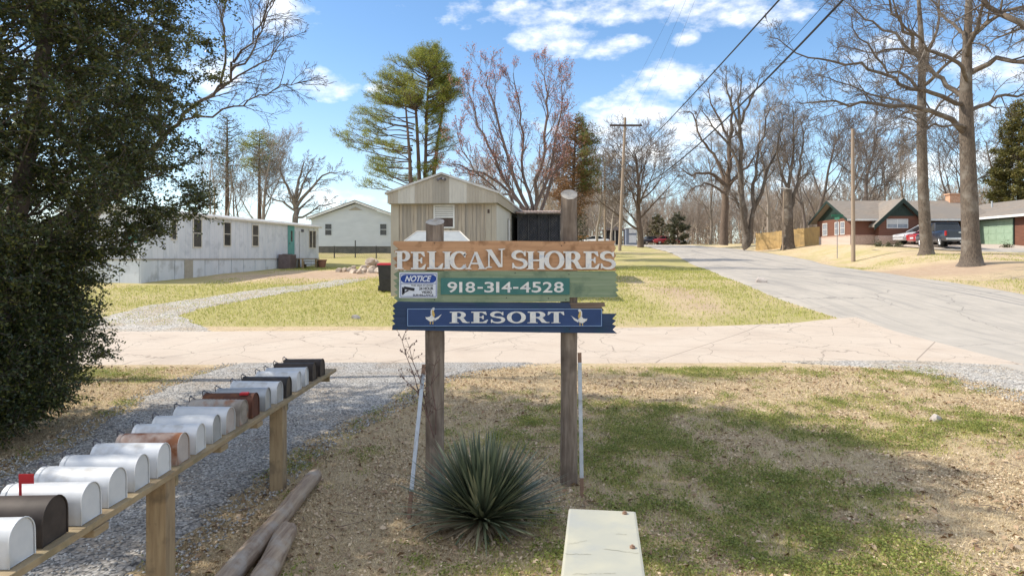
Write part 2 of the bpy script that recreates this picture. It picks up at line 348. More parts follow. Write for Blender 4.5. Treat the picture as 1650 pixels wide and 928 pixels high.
# tooled joints every few metres
sx = nt.nodes.new('ShaderNodeSeparateXYZ'); nt.links.new(coords(nt, rot=(0, 0, R(38))), sx.inputs[0])
jx = mth(nt, 'ABSOLUTE', mth(nt, 'SUBTRACT', mth(nt, 'FRACT', mth(nt, 'MULTIPLY', sx.outputs[0], 1/4.6)), .5)); c = mixc(nt, mth(nt, 'MULTIPLY', ramp(nt, jx, .0042, .002), .75, True), c, (.2, .16, .13))
nt.links.new(c, b.inputs['Base Color']); bump(nt, b, f2, .15, .01); M_conc = m
strip('lane', [(-60, 13.9), (-20, 14.7), (-10, 15.0), (0, 15.15), (6, 15.3), (9, 15.4), (11.2, 14.6)], [(-60, 20.2), (-20, 20.0), (-8, 20.2), (0, 20.5), (6, 21.0), (9, 21.6), (11.2, 22.6)], 460, 22, M_conc, off=.035, jag=.09, js=1.0, seed=9)
# gravel
def gravelmat(name, a1, a2, a3, sc=30):
    m, nt, b = newmat(name); b.inputs['Roughness'].default_value = .9; v = coords(nt)
    vo = nt.nodes.new('ShaderNodeTexVoronoi'); vo.inputs['Scale'].default_value = sc; nt.links.new(v, vo.inputs['Vector'])
    bw = nt.nodes.new('ShaderNodeRGBToBW'); nt.links.new(vo.outputs['Color'], bw.inputs[0])
    c = mixc(nt, ramp(nt, bw.outputs[0], .25, .75), a1, a2); c = mixc(nt, ramp(nt, nz(nt, v, 1.1, 7, .7), .44, .62), c, a3)
    c = mixc(nt, ramp(nt, vo.outputs['Distance'], .45, .8), c, tuple(x*.35 for x in a1))
    nt.links.new(c, b.inputs['Base Color']); bump(nt, b, vo.outputs['Distance'], -.9, .02); return m
M_grav = gravelmat('gravel', (.28, .265, .245), (.52, .495, .46), (.34, .285, .225))
M_grav2 = gravelmat('gravel_pale', (.40, .37, .33), (.60, .56, .50), (.44, .36, .26), 22)
strip('gravel_track', [(-6.2, 15.3), (-6.5, 14.2), (-6.4, 12.5), (-6.2, 10), (-6.1, 8), (-6.2, 4), (-6.3, -4)], [(.6, 15.3), (-.9, 14.2), (-1.8, 12.7), (-2.0, 11.2), (-2.75, 8.7), (-2.95, 5), (-3.0, -4)], 300, 30, M_grav, off=.014, jag=.45, js=1.6, seed=12)
strip('gravel_shoulder', [(5.6, 15.5), (7.4, 14.9), (8.6, 14.0), (9.0, 12.5), (9.1, 8), (9.0, 0)], [(11.3, 15.6), (11.0, 14.9), (10.8, 14.0), (10.7, 12.5), (10.5, 8), (10.2, 0)], 200, 14, M_grav2, off=.012, jag=.35, js=1.4, seed=15)
strip('gravel_driveway', [(-14.0, 20.0), (-13.8, 21.5), (-13.4, 23.4), (-12.6, 25.4), (-11.2, 27.5), (-9.5, 30), (-8.2, 33)], [(-8.6, 20.0), (-9.4, 21.0), (-10.9, 22.6), (-10.7, 24.4), (-9.3, 26.6), (-7.8, 29.2), (-6.8, 33)], 160, 14, M_grav2, off=.014, jag=.6, js=.9, seed=21)
0 and strip('gravel_edge', [(-16, 19.9), (-8, 20.0), (0, 20.3), (6, 20.8), (9, 21.4)], [(-16, 20.5), (-8, 20.4), (0, 20.65), (6, 21.1), (9, 21.7)], 240, 5, M_grav2, off=.016, jag=.3, js=1.1, seed=31)
# asphalt apron of the house drive on the right
strip('house_driveway', [(31.5, 52.4), (36, 53.0), (56, 53)], [(32, 48.4), (37, 47.5), (56, 46.5)], 120, 16, M_road, off=.03, jag=.2, js=.7, seed=41)
strip('parking_pad', [(31.5, 61.3), (42.2, 61.3)], [(31.6, 51.6), (42.2, 51.6)], 40, 20, M_conc, off=.04, jag=.0, seed=41)
# ------------------------------------------------ loose things on the ground: leaves, blades, pebbles
def leafcloud(name, P, L, Wd, mat, parent=None, flat=0.0, fold=.25, up=0.0, rng=nrng):
    P = np.asarray(P, float); n = len(P); L = np.broadcast_to(L, n)[:, None]; Wd = np.broadcast_to(Wd, n)[:, None]
    a = rng.normal(size=(n, 3)); a[:, 2] *= (1-flat); a[:, 2] += up; a /= np.linalg.norm(a, axis=1)[:, None]
    nrm = rng.normal(size=(n, 3)); nrm[:, 2] += flat*4; b_ = np.cross(nrm, a); b_ /= np.linalg.norm(b_, axis=1)[:, None]
    c_ = np.cross(a, b_)
    v = np.stack([P-a*L/2, P+b_*Wd/2+c_*L*fold, P+a*L/2, P-b_*Wd/2+c_*L*fold], 1).reshape(-1, 3)
    return mesh_np(name, v, np.arange(4*n).reshape(-1, 4), mat, parent)
def in_lane(x, y):
    if 14.9 < y < 20.9 and x < 11: return True
    if y > 20 and float(ip(RL, y)) < x < float(ip(RR, y)): return True
    if x > 9.0 and y < 22 and x < 20: return True
    xl = np.interp(y, [0, 8, 12.5, 15], [-6.2, -6.1, -6.4, -6.2]); xr = np.interp(y, [0, 5, 8.7, 11.2, 12.7, 14.2, 15.2], [-3.05, -2.95, -2.75, -2.0, -1.8, -.9, .5])
    if y < 15 and xl < x < xr: return True
    return False
def scatter(n, y0, y1, fn, seed, xr=.85):
    r = random.Random(seed); out = []
    while len(out) < n:
        y = y0+(y1-y0)*r.random()**.8; x = (r.random()*2-1)*xr*y
        if in_lane(x, y): continue
        p = fn(x, y)
        if r.random() < p: out.append((x, y, G(x, y)))
    return np.array(out)
M_litter = leafmat('leaf_litter', [(.20, .13, .08), (.42, .30, .19), (.64, .49, .32), (.82, .68, .50)], 0, .8, .1)
P = scatter(52000, 3.6, 14.8, lambda x, y: min(1, max(.06, .6-green_at(x, y)*.5+fbm(x, y, .8, 3, 8)*1.5-.5*bl(x, y, 6.5, 7, 4, 4))), 3)
P[:, 2] += .012; n_ = len(P); sz = nrng.uniform(.018, .045, n_)
struct(leafcloud('leaf_litter', P, sz, sz*.55, M_litter, flat=.75, fold=.18), 'stuff')
P = scatter(3500, 3.6, 14.8, lambda x, y: .2+.8*max(0, fbm(x, y, .5, 3, 28)+.3), 33); P[:, 2] += .02; n_ = len(P); sz = nrng.uniform(.045, .085, n_)
struct(leafcloud('oak_leaves', P, sz, sz*.6, leafmat('oak_leaf', [(.22, .14, .085), (.40, .28, .18), (.62, .49, .35)], 0, .7, .2), flat=.6, fold=.25), 'stuff')
def blades(name, P, h, w, mat, lean=.5, rng=nrng):
    n = len(P); h = np.broadcast_to(h, n)*rng.uniform(.6, 1.3, n); az = rng.uniform(0, 6.28, n); ln = rng.uniform(.1, lean, n)*h
    d = np.stack([np.cos(az)*ln, np.sin(az)*ln, h], -1); s = np.stack([-np.sin(az), np.cos(az), np.zeros(n)], -1)*w/2
    v = np.stack([P-s, P+s, P+d], 1).reshape(-1, 3); return mesh_np(name, v, np.arange(3*n).reshape(-1, 3), mat)
tw = []; r5 = random.Random(55)
mbt = MB()
for k in range(260):
    y = r5.uniform(4, 14); x = r5.uniform(-.7, .75)*y; a = r5.uniform(0, 3.14); L_ = r5.uniform(.08, .35)
    if in_lane(x, y) and r5.random() < .7: continue
    z = G(x, y)+.03; p = [Vector((x+math.cos(a)*L_*t, y+math.sin(a)*L_*t+r5.uniform(-.01, .01), z+r5.uniform(0, .012))) for t in (0, .35, .7, 1)]; mbt.tube(p, [.005, .004, .003, .002], 4)
struct(mbt.obj('fallen_twigs', pm('twig_bark', (.16, .11, .08), (.26, .2, .15), 20)), 'stuff')
M_grass = leafmat('grass', [(.19, .20, .04), (.34, .34, .075), (.50, .47, .15), (.64, .56, .30)], .3, .6, .2)
M_dry = leafmat('dry_grass', [(.42, .32, .19), (.60, .48, .30), (.74, .63, .42)], .2, .8, .1)
P = scatter(70000, 3.6, 14.8, lambda x, y: min(1, max(0, (green_at(x, y)-.16)*.8+fbm(x, y, 4.5, 2, 44)*.45)), 5)
cl = P.copy(); cl[:, :2] += nrng.normal(size=(len(P), 2))*.02
struct(blades('grass', cl, .042, .008, M_grass, 1.1), 'stuff')
P = scatter(190000, 3.6, 14.8, lambda x, y: min(1, max(.35, .9-green_at(x, y)*.7)), 6)
struct(blades('dry_grass', P, .028, .006, M_dry, 3.0), 'stuff')
M_weed = leafmat('weeds', [(.11, .14, .035), (.21, .25, .06), (.36, .38, .11)], .3, .5, .3)
C0 = scatter(4200, 3.6, 14.6, lambda x, y: min(1, max(0, (green_at(x, y)-.25)*1.2+fbm(x, y, 2.5, 2, 45)*.8)), 9); Pw = np.repeat(C0, 14, 0); Pw[:, :2] += nrng.normal(size=(len(Pw), 2))*.055; Pw[:, 2] += nrng.uniform(.01, .06, len(Pw))
struct(leafcloud('ground_cover', Pw, .028, .018, M_weed, flat=.5), 'stuff')
# longer lawn tufts beyond the lane
P = scatter(70000, 20.9, 46, lambda x, y: min(1, max(0, (green_at(x, y)-.3)*1.4)) if (x > -14 or y < 30) else 0, 13, .8)
struct(blades('lawn_grass', P, .07, .03, leafmat('lawn_blade', [(.15, .19, .03), (.27, .31, .05), (.42, .43, .10), (.54, .49, .2)], .3, .6, .2), 1.0), 'stuff')
# pebbles on the gravel
def pebbles(name, P, s, mat):
    n = len(P); base = np.array([[1,0,0],[-1,0,0],[0,1,0],[0,-1,0],[0,0,.7],[0,0,-.7]], float)
    F_ = np.array([[0,2,4],[2,1,4],[1,3,4],[3,0,4],[2,0,5],[1,2,5],[3,1,5],[0,3,5]])
    sc = nrng.uniform(.5, 1.3, (n, 1, 3))*s; v = base[None]*sc; th = nrng.uniform(0, 6.28, n); c_, s_ = np.cos(th), np.sin(th)
    x = v[..., 0]*c_[:, None]-v[..., 1]*s_[:, None]; y = v[..., 0]*s_[:, None]+v[..., 1]*c_[:, None]; v[..., 0] = x; v[..., 1] = y; v += P[:, None, :]
    f = (F_[None]+np.arange(n)[:, None, None]*6).reshape(-1, 3); return mesh_np(name, v.reshape(-1, 3), f, mat)
M_peb = leafmat('pebbles', [(.20, .195, .19), (.34, .33, .31), (.48, .46, .43), (.60, .58, .55)], 0, .8, .2)
pl = []; r = random.Random(5)
while len(pl) < 26000:
    k = r.random(); y = 3+12.2*r.random()**.8
    if k < .8:
        xl = np.interp(y, [0, 8, 12.5, 15], [-6.2, -6.1, -6.4, -6.2]); xr = np.interp(y, [0, 5, 8.7, 11.2, 12.7, 14.2, 15.2], [-3.05, -2.95, -2.75, -2.0, -1.8, -.9, .5]); x = xl-.3+(xr-xl+.7)*r.random()
    else:
        y = 8+7*r.random(); x = 8.3+2.3*r.random(); 
    pl.append((x, y, G(x, y)+.02))
struct(pebbles('pebbles', np.array(pl), .017, M_peb), 'stuff')
# ---------------------------------------------------------------- the sign
M_postwood = pm('post_wood', (.17, .13, .10), (.31, .25, .20), 9, .85, (3, 3, .35), .6, .02, c3=(.12, .09, .07), s3=2)
M_postend = pm('post_end_grain', (.50, .46, .40), (.38, .34, .29), 12, .85, c3=(.28, .24, .2), s3=9)
M_paintw = pm('letter_paint', (.80, .78, .73), (.68, .67, .65), 14, .55, bs=.1, c3=(.55, .60, .66), s3=25)
M_orange = pm('orange_board', (.56, .325, .18), (.43, .24, .13), 5, .7, (.35, 1, 6), .5, .006, c3=(.30, .16, .08), s3=9)
M_green = pm('green_board', (.20, .265, .165), (.27, .325, .22), 6, .7, (.3, 1, 6), .5, .006, c3=(.13, .19, .13), s3=5)
M_teal = pm('teal_panel', (.045, .16, .15), (.06, .19, .17), 8, .5)
M_navy = pm('navy_board', (.022, .042, .095), (.035, .065, .135), 6, .6, (.3, 1, 6), .5, .006, c3=(.02, .055, .10), s3=6)
M_navyp = pm('navy_panel', (.024, .055, .155), (.03, .065, .18), 6, .45, bs=.05)
M_rawwood = pm('raw_wood', (.22, .16, .12), (.12, .09, .07), 8, .9, (.3, 1, 5), .6, .01)
M_blueline = pm('pale_blue_line', (.30, .45, .68), None, 8, .6)
M_noticeb = pm('notice_blue', (.015, .06, .30), None, 8, .4, bs=0); M_noticew = pm('notice_white', (.70, .74, .80), (.64, .68, .76), 8, .4, bs=0)
M_ink = pm('black_ink', (.02, .02, .03), None, 8, .5, bs=0); M_yel = pm('bill_yellow', (.65, .45, .15), None, 8, .5, bs=0)
SY = 7.10; SK = SY/F0
def sx_(px): return (px-CX)*SK
def sz_(py): return CAMH-(py-HY)*SK
sign = thing('wooden_sign', 'large wooden sign of three painted boards reading PELICAN SHORES on two round posts', 'sign', (0, 7.27, 0))
def sobj(mb, name, mat, parent=sign, shift=True):
    o = mb.obj(name, mat, None)
    o.data.transform(Matrix.Translation((0, -7.27, 0))); o.parent = parent; return o
def round_post(x, top, r, lean=0, seed=1, slant=.5):
    rr = random.Random(seed); mb = MB(); n = 18; rings = 26; vs = []
    ph = [rr.uniform(-1, 1) for _ in range(n)]
    for i in range(rings):
        z = -.3+(top+.3)*i/(rings-1)
        for k in range(n):
            a = 2*math.pi*k/n; q = r*(1+.035*ph[k]+.03*math.sin(z*3+seed)+.02*rr.uniform(-1, 1))*(1.05-.05*i/rings)
            vs.append((x+lean*(top-z)+q*math.cos(a), 7.27+q*math.sin(a), z+((slant*q*math.sin(a)+.002*math.sin(a*2)) if i == rings-1 else 0)))
    fs = [(i*n+k, i*n+(k+1) % n, (i+1)*n+(k+1) % n, (i+1)*n+k) for i in range(rings-1) for k in range(n)]
    mb.add(vs, fs, True); post = sobj(mb, 'post', M_postwood)
    cap = MB(); m_ = (rings-1)*n; ring = [Vector(v) for v in vs[m_:]]; c = sum(ring, Vector())/n
    cv = [c+(v-c)*1.04+Vector((0, 0, .004)) for v in ring]+[c+(v-c)*.55+Vector((0, 0, .012)) for v in ring]+[c+(v-c)*.2+Vector((0, 0, .0)) for v in ring]+[c+Vector((0, 0, -.015))]
    cap.add(cv, [(i, (i+1) % n, n+(i+1) % n, n+i) for i in range(n)]+[(n+i, n+(i+1) % n, 2*n+(i+1) % n, 2*n+i) for i in range(n)]+[(2*n+i, 2*n+(i+1) % n, 3*n) for i in range(n)])
    o = cap.obj('end_grain', M_postend); o.data.transform(Matrix.Translation((0, -7.27, 0))); o.parent = post
round_post(PX(701, 7.27), PZ(358, 7.27), .098, 0, 3, .42)
round_post(PX(917, 7.27), PZ(314, 7.27), .088, -.0008, 8, .68)
def teeth(py0, py1, px, out, n, seed):
    rr = random.Random(seed); pts = []
    for i in range(n):
        a = py0+(py1-py0)*i/n; b_ = py0+(py1-py0)*(i+1)/n; mid = (a+b_)/2
        pts += [(px+rr.uniform(-1, 1), a), (px+out+rr.uniform(-1.2, 1.2), mid*.6+b_*.4)]
    pts.append((px, py1)); return pts
def board(pxpoly, y0, y1, name, mat, parent=sign):
    mb = MB(); mb.prism([(sx_(a), sz_(b_)) for a, b_ in pxpoly], y0, y1); return sobj(mb, name, mat, parent)
YF = SY+.022
b1 = board([(634, 388.5), (700, 389), (800, 388), (900, 389), (993, 388)]+[(993-3*(i % 2), 388+48*i/8) for i in range(1, 8)]+[(994, 436)]+[(850, 436.5), (720, 436), (641, 435)]+teeth(435, 390, 641, -8, 4, 2)[1:-1], YF, YF+.04, 'orange_board', M_orange); b1['label'] = 'orange brown board with PELICAN SHORES in white serif letters'
g1 = board([(641, 437), (800, 436.6), (994, 437)]+teeth(438, 479, 992, 5, 5, 4)+[(940, 479), (918, 479.5), (918, 486), (760, 487.5), (641, 486)]+teeth(486, 439, 640, -7, 5, 5)[1:-1], YF, YF+.04, 'green_board', M_green); g1['label'] = 'faded green board carrying the phone number and a notice'
n1 = board([(640, 485.8), (760, 487.8), (880, 487.6), (918, 488), (921, 498), (968, 499), (970, 506), (994, 506)]+teeth(508, 534, 993, -5, 3, 7)[1:-1]+[(995, 537.5), (860, 536), (740, 534), (631, 532)]+teeth(530, 490, 636, -5, 5, 6)[1:-1], YF, YF+.04, 'navy_board', M_navy); n1['label'] = 'navy blue board with RESORT between two pelicans'
board([(916, 488.5), (975, 488), (976, 494), (970, 495), (974, 501), (930, 501), (918, 498)], YF+.012, YF+.06, 'splintered_backing', M_rawwood)
board([(710, 448), (918, 448.3), (918, 475), (710, 474.6)], YF-.012, YF-.001, 'number_panel', M_teal, g1)
pn = board([(655, 496.5), (971, 499), (971, 527), (655, 525)], YF-.012, YF-.001, 'resort_panel', M_navyp, n1)
mb = MB()
def rectline(x0, y0, x1, y1, t): # thin painted frame
    for a, b_, c_, d_ in ((x0, y0, x1, y0+t), (x0, y1-t, x1, y1), (x0, y0+t, x0+t, y1-t), (x1-t, y0+t, x1, y1-t)):
        mb.prism([(sx_(a), sz_(b_)), (sx_(c_), sz_(b_)), (sx_(c_), sz_(d_)), (sx_(a), sz_(d_))], YF-.0155, YF-.0118)
rectline(656.3, 497.6, 969.8, 525.6, .8); sobj(mb, 'painted_border', M_blueline, n1)
# --- serif letter shapes (unit height, baseline 0)
def stroke(pts, ws):
    out = []; n = len(pts); L_, R_ = [], []
    for i, (x, y) in enumerate(pts):
        a = pts[max(0, i-1)]; b_ = pts[min(n-1, i+1)]; dx, dy = b_[0]-a[0], b_[1]-a[1]; l = math.hypot(dx, dy) or 1
        w = ws[i]/2; L_.append((x-dy/l*w, y+dx/l*w)); R_.append((x+dy/l*w, y-dx/l*w))
    return [[L_[i], L_[i+1], R_[i+1], R_[i]] for i in range(n-1)]
def arc(cx, cy, rx, ry, a0, a1, thick, thin, n=18):
    pts, ws = [], []
    for i in range(n+1):
        a = R(a0+(a1-a0)*i/n); pts.append((cx+rx*math.cos(a), cy+ry*math.sin(a))); ws.append(thin+(thick-thin)*abs(math.cos(a))**1.3)
    return stroke(pts, ws)
def rect(x0, y0, x1, y1): return [[(x0, y0), (x1, y0), (x1, y1), (x0, y1)]]
def serif(x, y, w, s=1): # foot under a stem; s=1 bottom, -1 top
    return [[(x-w, y), (x+w, y), (x+w, y+s*.035), (x+w*.5, y+s*.075), (x-w*.5, y+s*.075), (x-w, y+s*.035)]]
T, TH = .245, .09
def glyph(ch):
    if ch == 'I': return rect(.12, 0, .12+T, 1)+serif(.225, 0, .21)+serif(.225, 1, .21, -1), .45
    if ch == 'L': return rect(.12, 0, .12+T, 1)+serif(.225, 1, .21, -1)+rect(.02, 0, .70, TH)+[[(.70, 0), (.76, .33), (.71, .33), (.50, TH), (.5, 0)]], .78
    if ch == 'E': return rect(.12, 0, .12+T, 1)+rect(.02, 0, .66, TH)+rect(.02, 1-TH, .64, 1)+rect(.3, .47, .5, .47+TH)+[[(.66, 0), (.74, .30), (.69, .30), (.50, TH), (.5, 0)], [(.64, 1), (.68, .72), (.63, .72), (.48, 1-TH), (.48, 1)], [(.5, .34), (.55, .34), (.55, .67), (.5, .67), (.44, .52), (.44, .49)]], .76
    if ch in 'PR':
        g = rect(.12, 0, .12+T, 1)+serif(.225, 0, .22)+rect(.02, 1-TH, .42, 1)+rect(.3, .44, .42, .44+TH)+arc(.42, .72, .24, .245, 90, -90, .22, TH)
        if ch == 'P': return g, .80
        return g+stroke([(.40, .50), (.58, .40), (.70, .10), (.86, .03)], [.1, .2, .2, .06])+stroke([(.78, .05), (.95, .05)], [.09, .05]), .94
    if ch == 'H': return rect(.10, 0, .10+T, 1)+rect(.66, 0, .66+T, 1)+serif(.205, 0, .2)+serif(.205, 1, .2, -1)+serif(.765, 0, .2)+serif(.765, 1, .2, -1)+rect(.3, .46, .67, .46+TH), .97
    if ch == 'N': return rect(.13, 0, .21, 1)+rect(.80, 0, .88, 1)+serif(.17, 0, .17)+serif(.84, 1, .17, -1)+[[(.03, 1), (.30, 1), (.88, 0), (.82, 0), (.68, 0)], [(.0, 1), (.2, 1), (.2, .94), (0, .965)]], 1.0
    if ch == 'A': return [[(.09, 0), (.17, 0), (.50, 1), (.43, 1)], [(.40, 1), (.54, 1), (.90, 0), (.66, 0)]]+rect(.24, .28, .72, .28+TH)+serif(.13, 0, .15)+serif(.78, 0, .2), .96
    if ch == 'T': return rect(.30, 0, .30+T, 1)+serif(.405, 0, .22)+rect(.02, 1-TH, .79, 1)+[[(.02, 1), (.0, .70), (.05, .70), (.18, 1-TH), (.18, 1)], [(.79, 1), (.81, .70), (.76, .70), (.63, 1-TH), (.63, 1)]], .82
    if ch == 'O': return arc(.48, .5, .37, .465, 0, 360, .23, TH, 32), .97
    if ch == 'C': return arc(.47, .5, .36, .465, 38, 322, .23, TH, 28)+[[(.72, .97), (.77, .97), (.77, .66), (.72, .66), (.66, .80)], [(.74, .20), (.80, .26), (.76, .30), (.68, .18)]], .84
    if ch == 'S':
        p = []; ws = []
        for i in range(15): a = R(40+(250-40)*i/14); p.append((.37+.22*math.cos(a), .735+.22*math.sin(a))); ws.append(.08+.10*max(0, math.sin(R((i/14)*180-10))))
        q = []; qs = []
        for i in range(15): a = R(70-(70+140)*i/14); q.append((.37+.25*math.cos(a), .275+.235*math.sin(a))); qs.append(.17-.08*(i/14)**2)
        return stroke(p+q, ws+qs)+[[(.58, .98), (.62, .98), (.62, .69), (.58, .69), (.52, .82)], [(.10, .02), (.14, .02), (.2, .16), (.15, .32), (.10, .32)]], .70
def letter(ch, px0, px1, py0, py1, y, parent, depth=.02, mat=None, tilt=0):
    polys, adv = glyph(ch); mb = MB(); xs = [p[0] for q in polys for p in q]; a, b_ = min(xs), max(xs)
    for i, q in enumerate(polys):
        mb.prism([(sx_(px0+(x-a)/(b_-a)*(px1-px0)), sz_(py1-z*(py1-py0)+tilt*(x-.5))) for x, z in q], y-depth-.00025*(i % 7), y)
    sobj(mb, 'letter_'+ch.lower(), mat or M_paintw, parent)
def z1(x): return 600+x*.2586
def z1y(y): return 340+y*.2586
for ch, a, b_, t0, t1 in [('P',140,235,250,362),('E',240,335,254,364),('L',340,442,252,362),('I',437,492,254,362),('C',480,588,252,364),('A',578,712,255,362),('N',706,826,238,352),
                          ('S',866,968,247,360),('H',960,1078,252,364),('O',1070,1197,250,364),('R',1188,1322,252,364),('E',1316,1418,252,362),('S',1418,1518,252,362)]:
    letter(ch, z1(a), z1(b_), z1y(t0), z1y(t1), YF, b1, .022, tilt=-2 if ch == 'N' else 0)
for ch, a, b_ in [('R',480,606),('E',616,722),('S',733,828),('O',838,957),('R',966,1104),('T',1092,1196)]:
    letter(ch, z1(a), z1(b_), z1y(627), z1y(698), YF-.012, n1, .004)
def text(body, px0, px1, py0, py1, y, parent, name, mat, bold=.0, shear=0, ext=.0015):
    cu = bpy.data.curves.new(name, 'FONT'); cu.body = body; cu.size = 1; cu.extrude = .01; cu.offset = bold; cu.shear = shear
    o = bpy.data.objects.new(name, cu); COL.objects.link(o); bpy.context.view_layer.update()
    me = bpy.data.meshes.new_from_object(o.evaluated_get(bpy.context.evaluated_depsgraph_get())); bpy.data.objects.remove(o)
    vs = np.array([v.co[:] for v in me.vertices]); lo, hi = vs.min(0), vs.max(0)
    for v in me.vertices:
        u = (v.co.x-lo[0])/(hi[0]-lo[0]); w = (v.co.y-lo[1])/(hi[1]-lo[1]); d = (v.co.z-lo[2])/(hi[2]-lo[2])
        v.co = (sx_(px0+u*(px1-px0)), y-ext*(.2+d)-7.27, sz_(py1-w*(py1-py0)))
    me.materials.clear(); me.materials.append(mat); r_ = bpy.data.objects.new(name, me); COL.objects.link(r_); r_.parent = parent
x = 468
for ch, a, b_ in [('9',468,528),('1',541,560),('8',580,640),('-',655,688),('3',698,758),('1',771,791),('4',805,868),('-',877,910),('4',920,985),('5',993,1052),('2',1062,1122),('8',1132,1192)]:
    if ch == '-': text(ch, z1(a), z1(b_), z1y(473), z1y(484), YF-.012, g1, 'number_dash', M_paintw, .03, ext=.004)
    else: text(ch, z1(a), z1(b_), z1y(442), z1y(508), YF-.012, g1, 'number_'+{'9':'nine','1':'one','8':'eight','3':'three','4':'four','5':'five','2':'two'}[ch], M_paintw, .014, ext=.004)
# notice plate
nt_ = board([(643, 438.8), (704.5, 439), (704, 480.3), (642.5, 480)], YF-.006, YF-.001, 'notice_plate', M_noticew, g1)
mb = MB()
for a, b_, c_, d_ in ((645, 441, 703, 441.8), (645, 477.6, 703, 478.4), (645, 441.8, 645.8, 477.6), (702.2, 441.8, 703, 477.6), (645.8, 456.8, 702.2, 457.5)): mb.prism([(sx_(a), sz_(b_)), (sx_(c_), sz_(b_)), (sx_(c_), sz_(d_)), (sx_(a), sz_(d_))], YF-.0085, YF-.0058)
w = 26.5; pts = [(674+s*(w-5)+(7*math.cos(R(a))), 449.2+6.6*math.sin(R(a))) for s, a0 in ((1, -90), (-1, 90)) for a in range(a0, a0+181, 20)]
mb.prism([(sx_(a), sz_(b_)) for a, b_ in pts], YF-.0085, YF-.0058); sobj(mb, 'notice_border', M_noticeb, g1)
text('NOTICE', 652, 695, 444.3, 454, YF-.0085, g1, 'notice_word', M_noticew, .03, .35)
text('THIS AREA IS UNDER', 662, 698, 458.8, 461.3, YF-.006, g1, 'notice_line', M_ink, .012)
text('24 HOUR', 675, 698, 462.5, 467.4, YF-.006, g1, 'notice_line', M_ink, .03)
text('VIDEO', 679, 696, 468.8, 473, YF-.006, g1, 'notice_line', M_ink, .03)
text('SURVEILLANCE', 665, 698, 474, 477.2, YF-.006, g1, 'notice_line', M_ink, .02)
mb = MB()
for q in ([(651, 461.5), (668, 464.5), (667, 469), (650, 465.5)], [(649, 465), (652, 466), (652, 473), (649, 473)], [(656, 467), (659, 468), (653, 471.5), (652, 470)], [(647.5, 463), (650, 463), (650, 475), (647.5, 475)]):
    mb.prism([(sx_(a), sz_(b_)) for a, b_ in q], YF-.0088, YF-.0062)
sobj(mb, 'notice_camera_picture', M_ink, g1)
# pelicans
def pelican(cx, cy, s):
    W_ = [[(-3.5, 1), (-1, -3), (1.5, -2), (4, 3), (2, 8), (-3, 9), (-7, 6), (-9, 2)], [(3, 4), (9, 1), (15, -3.5), (10, 4), (4, 8)], [(-2, -3), (-2, -9), (0, -13), (3, -14.5), (4.5, -12), (2.5, -9), (2, -3)], [(-10, 1), (-6, 3), (-5, 6), (-9, 5)]]
    Y_ = [[(0, -10.5), (2.4, -9.5), (4.4, -2), (3.2, 1.5), (1.2, 0), (0, -4)], [(-3, 9), (-2, 9), (-2, 13), (-3.6, 13)], [(1, 8.5), (2, 8.5), (2, 13), (.4, 13)]]
    for nme, ps, mt, dy in (('pelican_body', W_, M_paintw, .0), ('pelican_bill', Y_[:1], M_yel, .002), ('pelican_foot', Y_[1:2], M_yel, .002), ('pelican_foot', Y_[2:], M_yel, .002)):
        mb = MB()
        for i, q in enumerate(ps): mb.prism([(sx_(cx+s*x*1.05), sz_(cy-1+y*.98)) for x, y in q], YF-.0145-dy-.0003*i, YF-.0122)
        sobj(mb, nme, mt, n1)
pelican(696, 510.5, 1); pelican(936, 513, -1)
# nail heads
for a, b_ in ((700, 392), (910, 391), (905, 396), (704, 430), (916, 431), (700, 440), (917, 442), (830, 440), (816, 480), (884, 481), (700, 483), (912, 483), (700, 528), (918, 530)):
    mb = MB(); mb.tube([(sx_(a), YF-.0025, sz_(b_)), (sx_(a), YF+.002, sz_(b_))], .006, 8); sobj(mb, 'nail_head', M_ink)
# ---------------------------------------------------------------- steel stakes beside the posts
M_galv = pm('galvanised', (.42, .45, .48), (.52, .55, .58), 12, .5, c3=(.26, .24, .22), s3=6, metal=.35)
M_rust = pm('rusty_steel', (.20, .12, .08), (.30, .19, .13), 14, .8)
def stake(p0, p1, label):
    t = thing('steel_stake', label, 'stake', p0, 0, 'steel stakes beside the sign posts'); p0 = Vector(p0); p1 = Vector(p1); d = p1-p0; L_ = d.length
    q = Vector((0, 0, 1)).rotation_difference(d.normalized()).to_matrix().to_4x4()
    def chan(z0, z1, g=0):
        mb = MB(); w = .019+g
        mb.prism([(-w, z0), (w, z0), (w, z1), (-w, z1)], -g, .004, q); mb.prism([(-w, z0), (-w+.004, z0), (-w+.004, z1), (-w, z1)], .004, .026, q); mb.prism([(w-.004, z0), (w, z0), (w, z1), (w-.004, z1)], .004, .026, q)
        return mb
    b0 = chan(L_*.14, L_*.93); o = b0.obj('channel', M_galv, t)
    chan(L_*.93, L_).obj('rusty_tip', M_rust, t); chan(-.1, L_*.14).obj('rusty_foot', M_rust, t)
stake((PX(659, 6.45), 6.45, -.02), (PX(683, 7.1), 7.1, PZ(587, 7.1)), 'leaning steel channel stake beside the left sign post')
stake((PX(938, 6.85), 6.85, -.02), (PX(934, 7.05), 7.05, PZ(568, 7.05)), 'upright steel channel stake beside the right sign post')
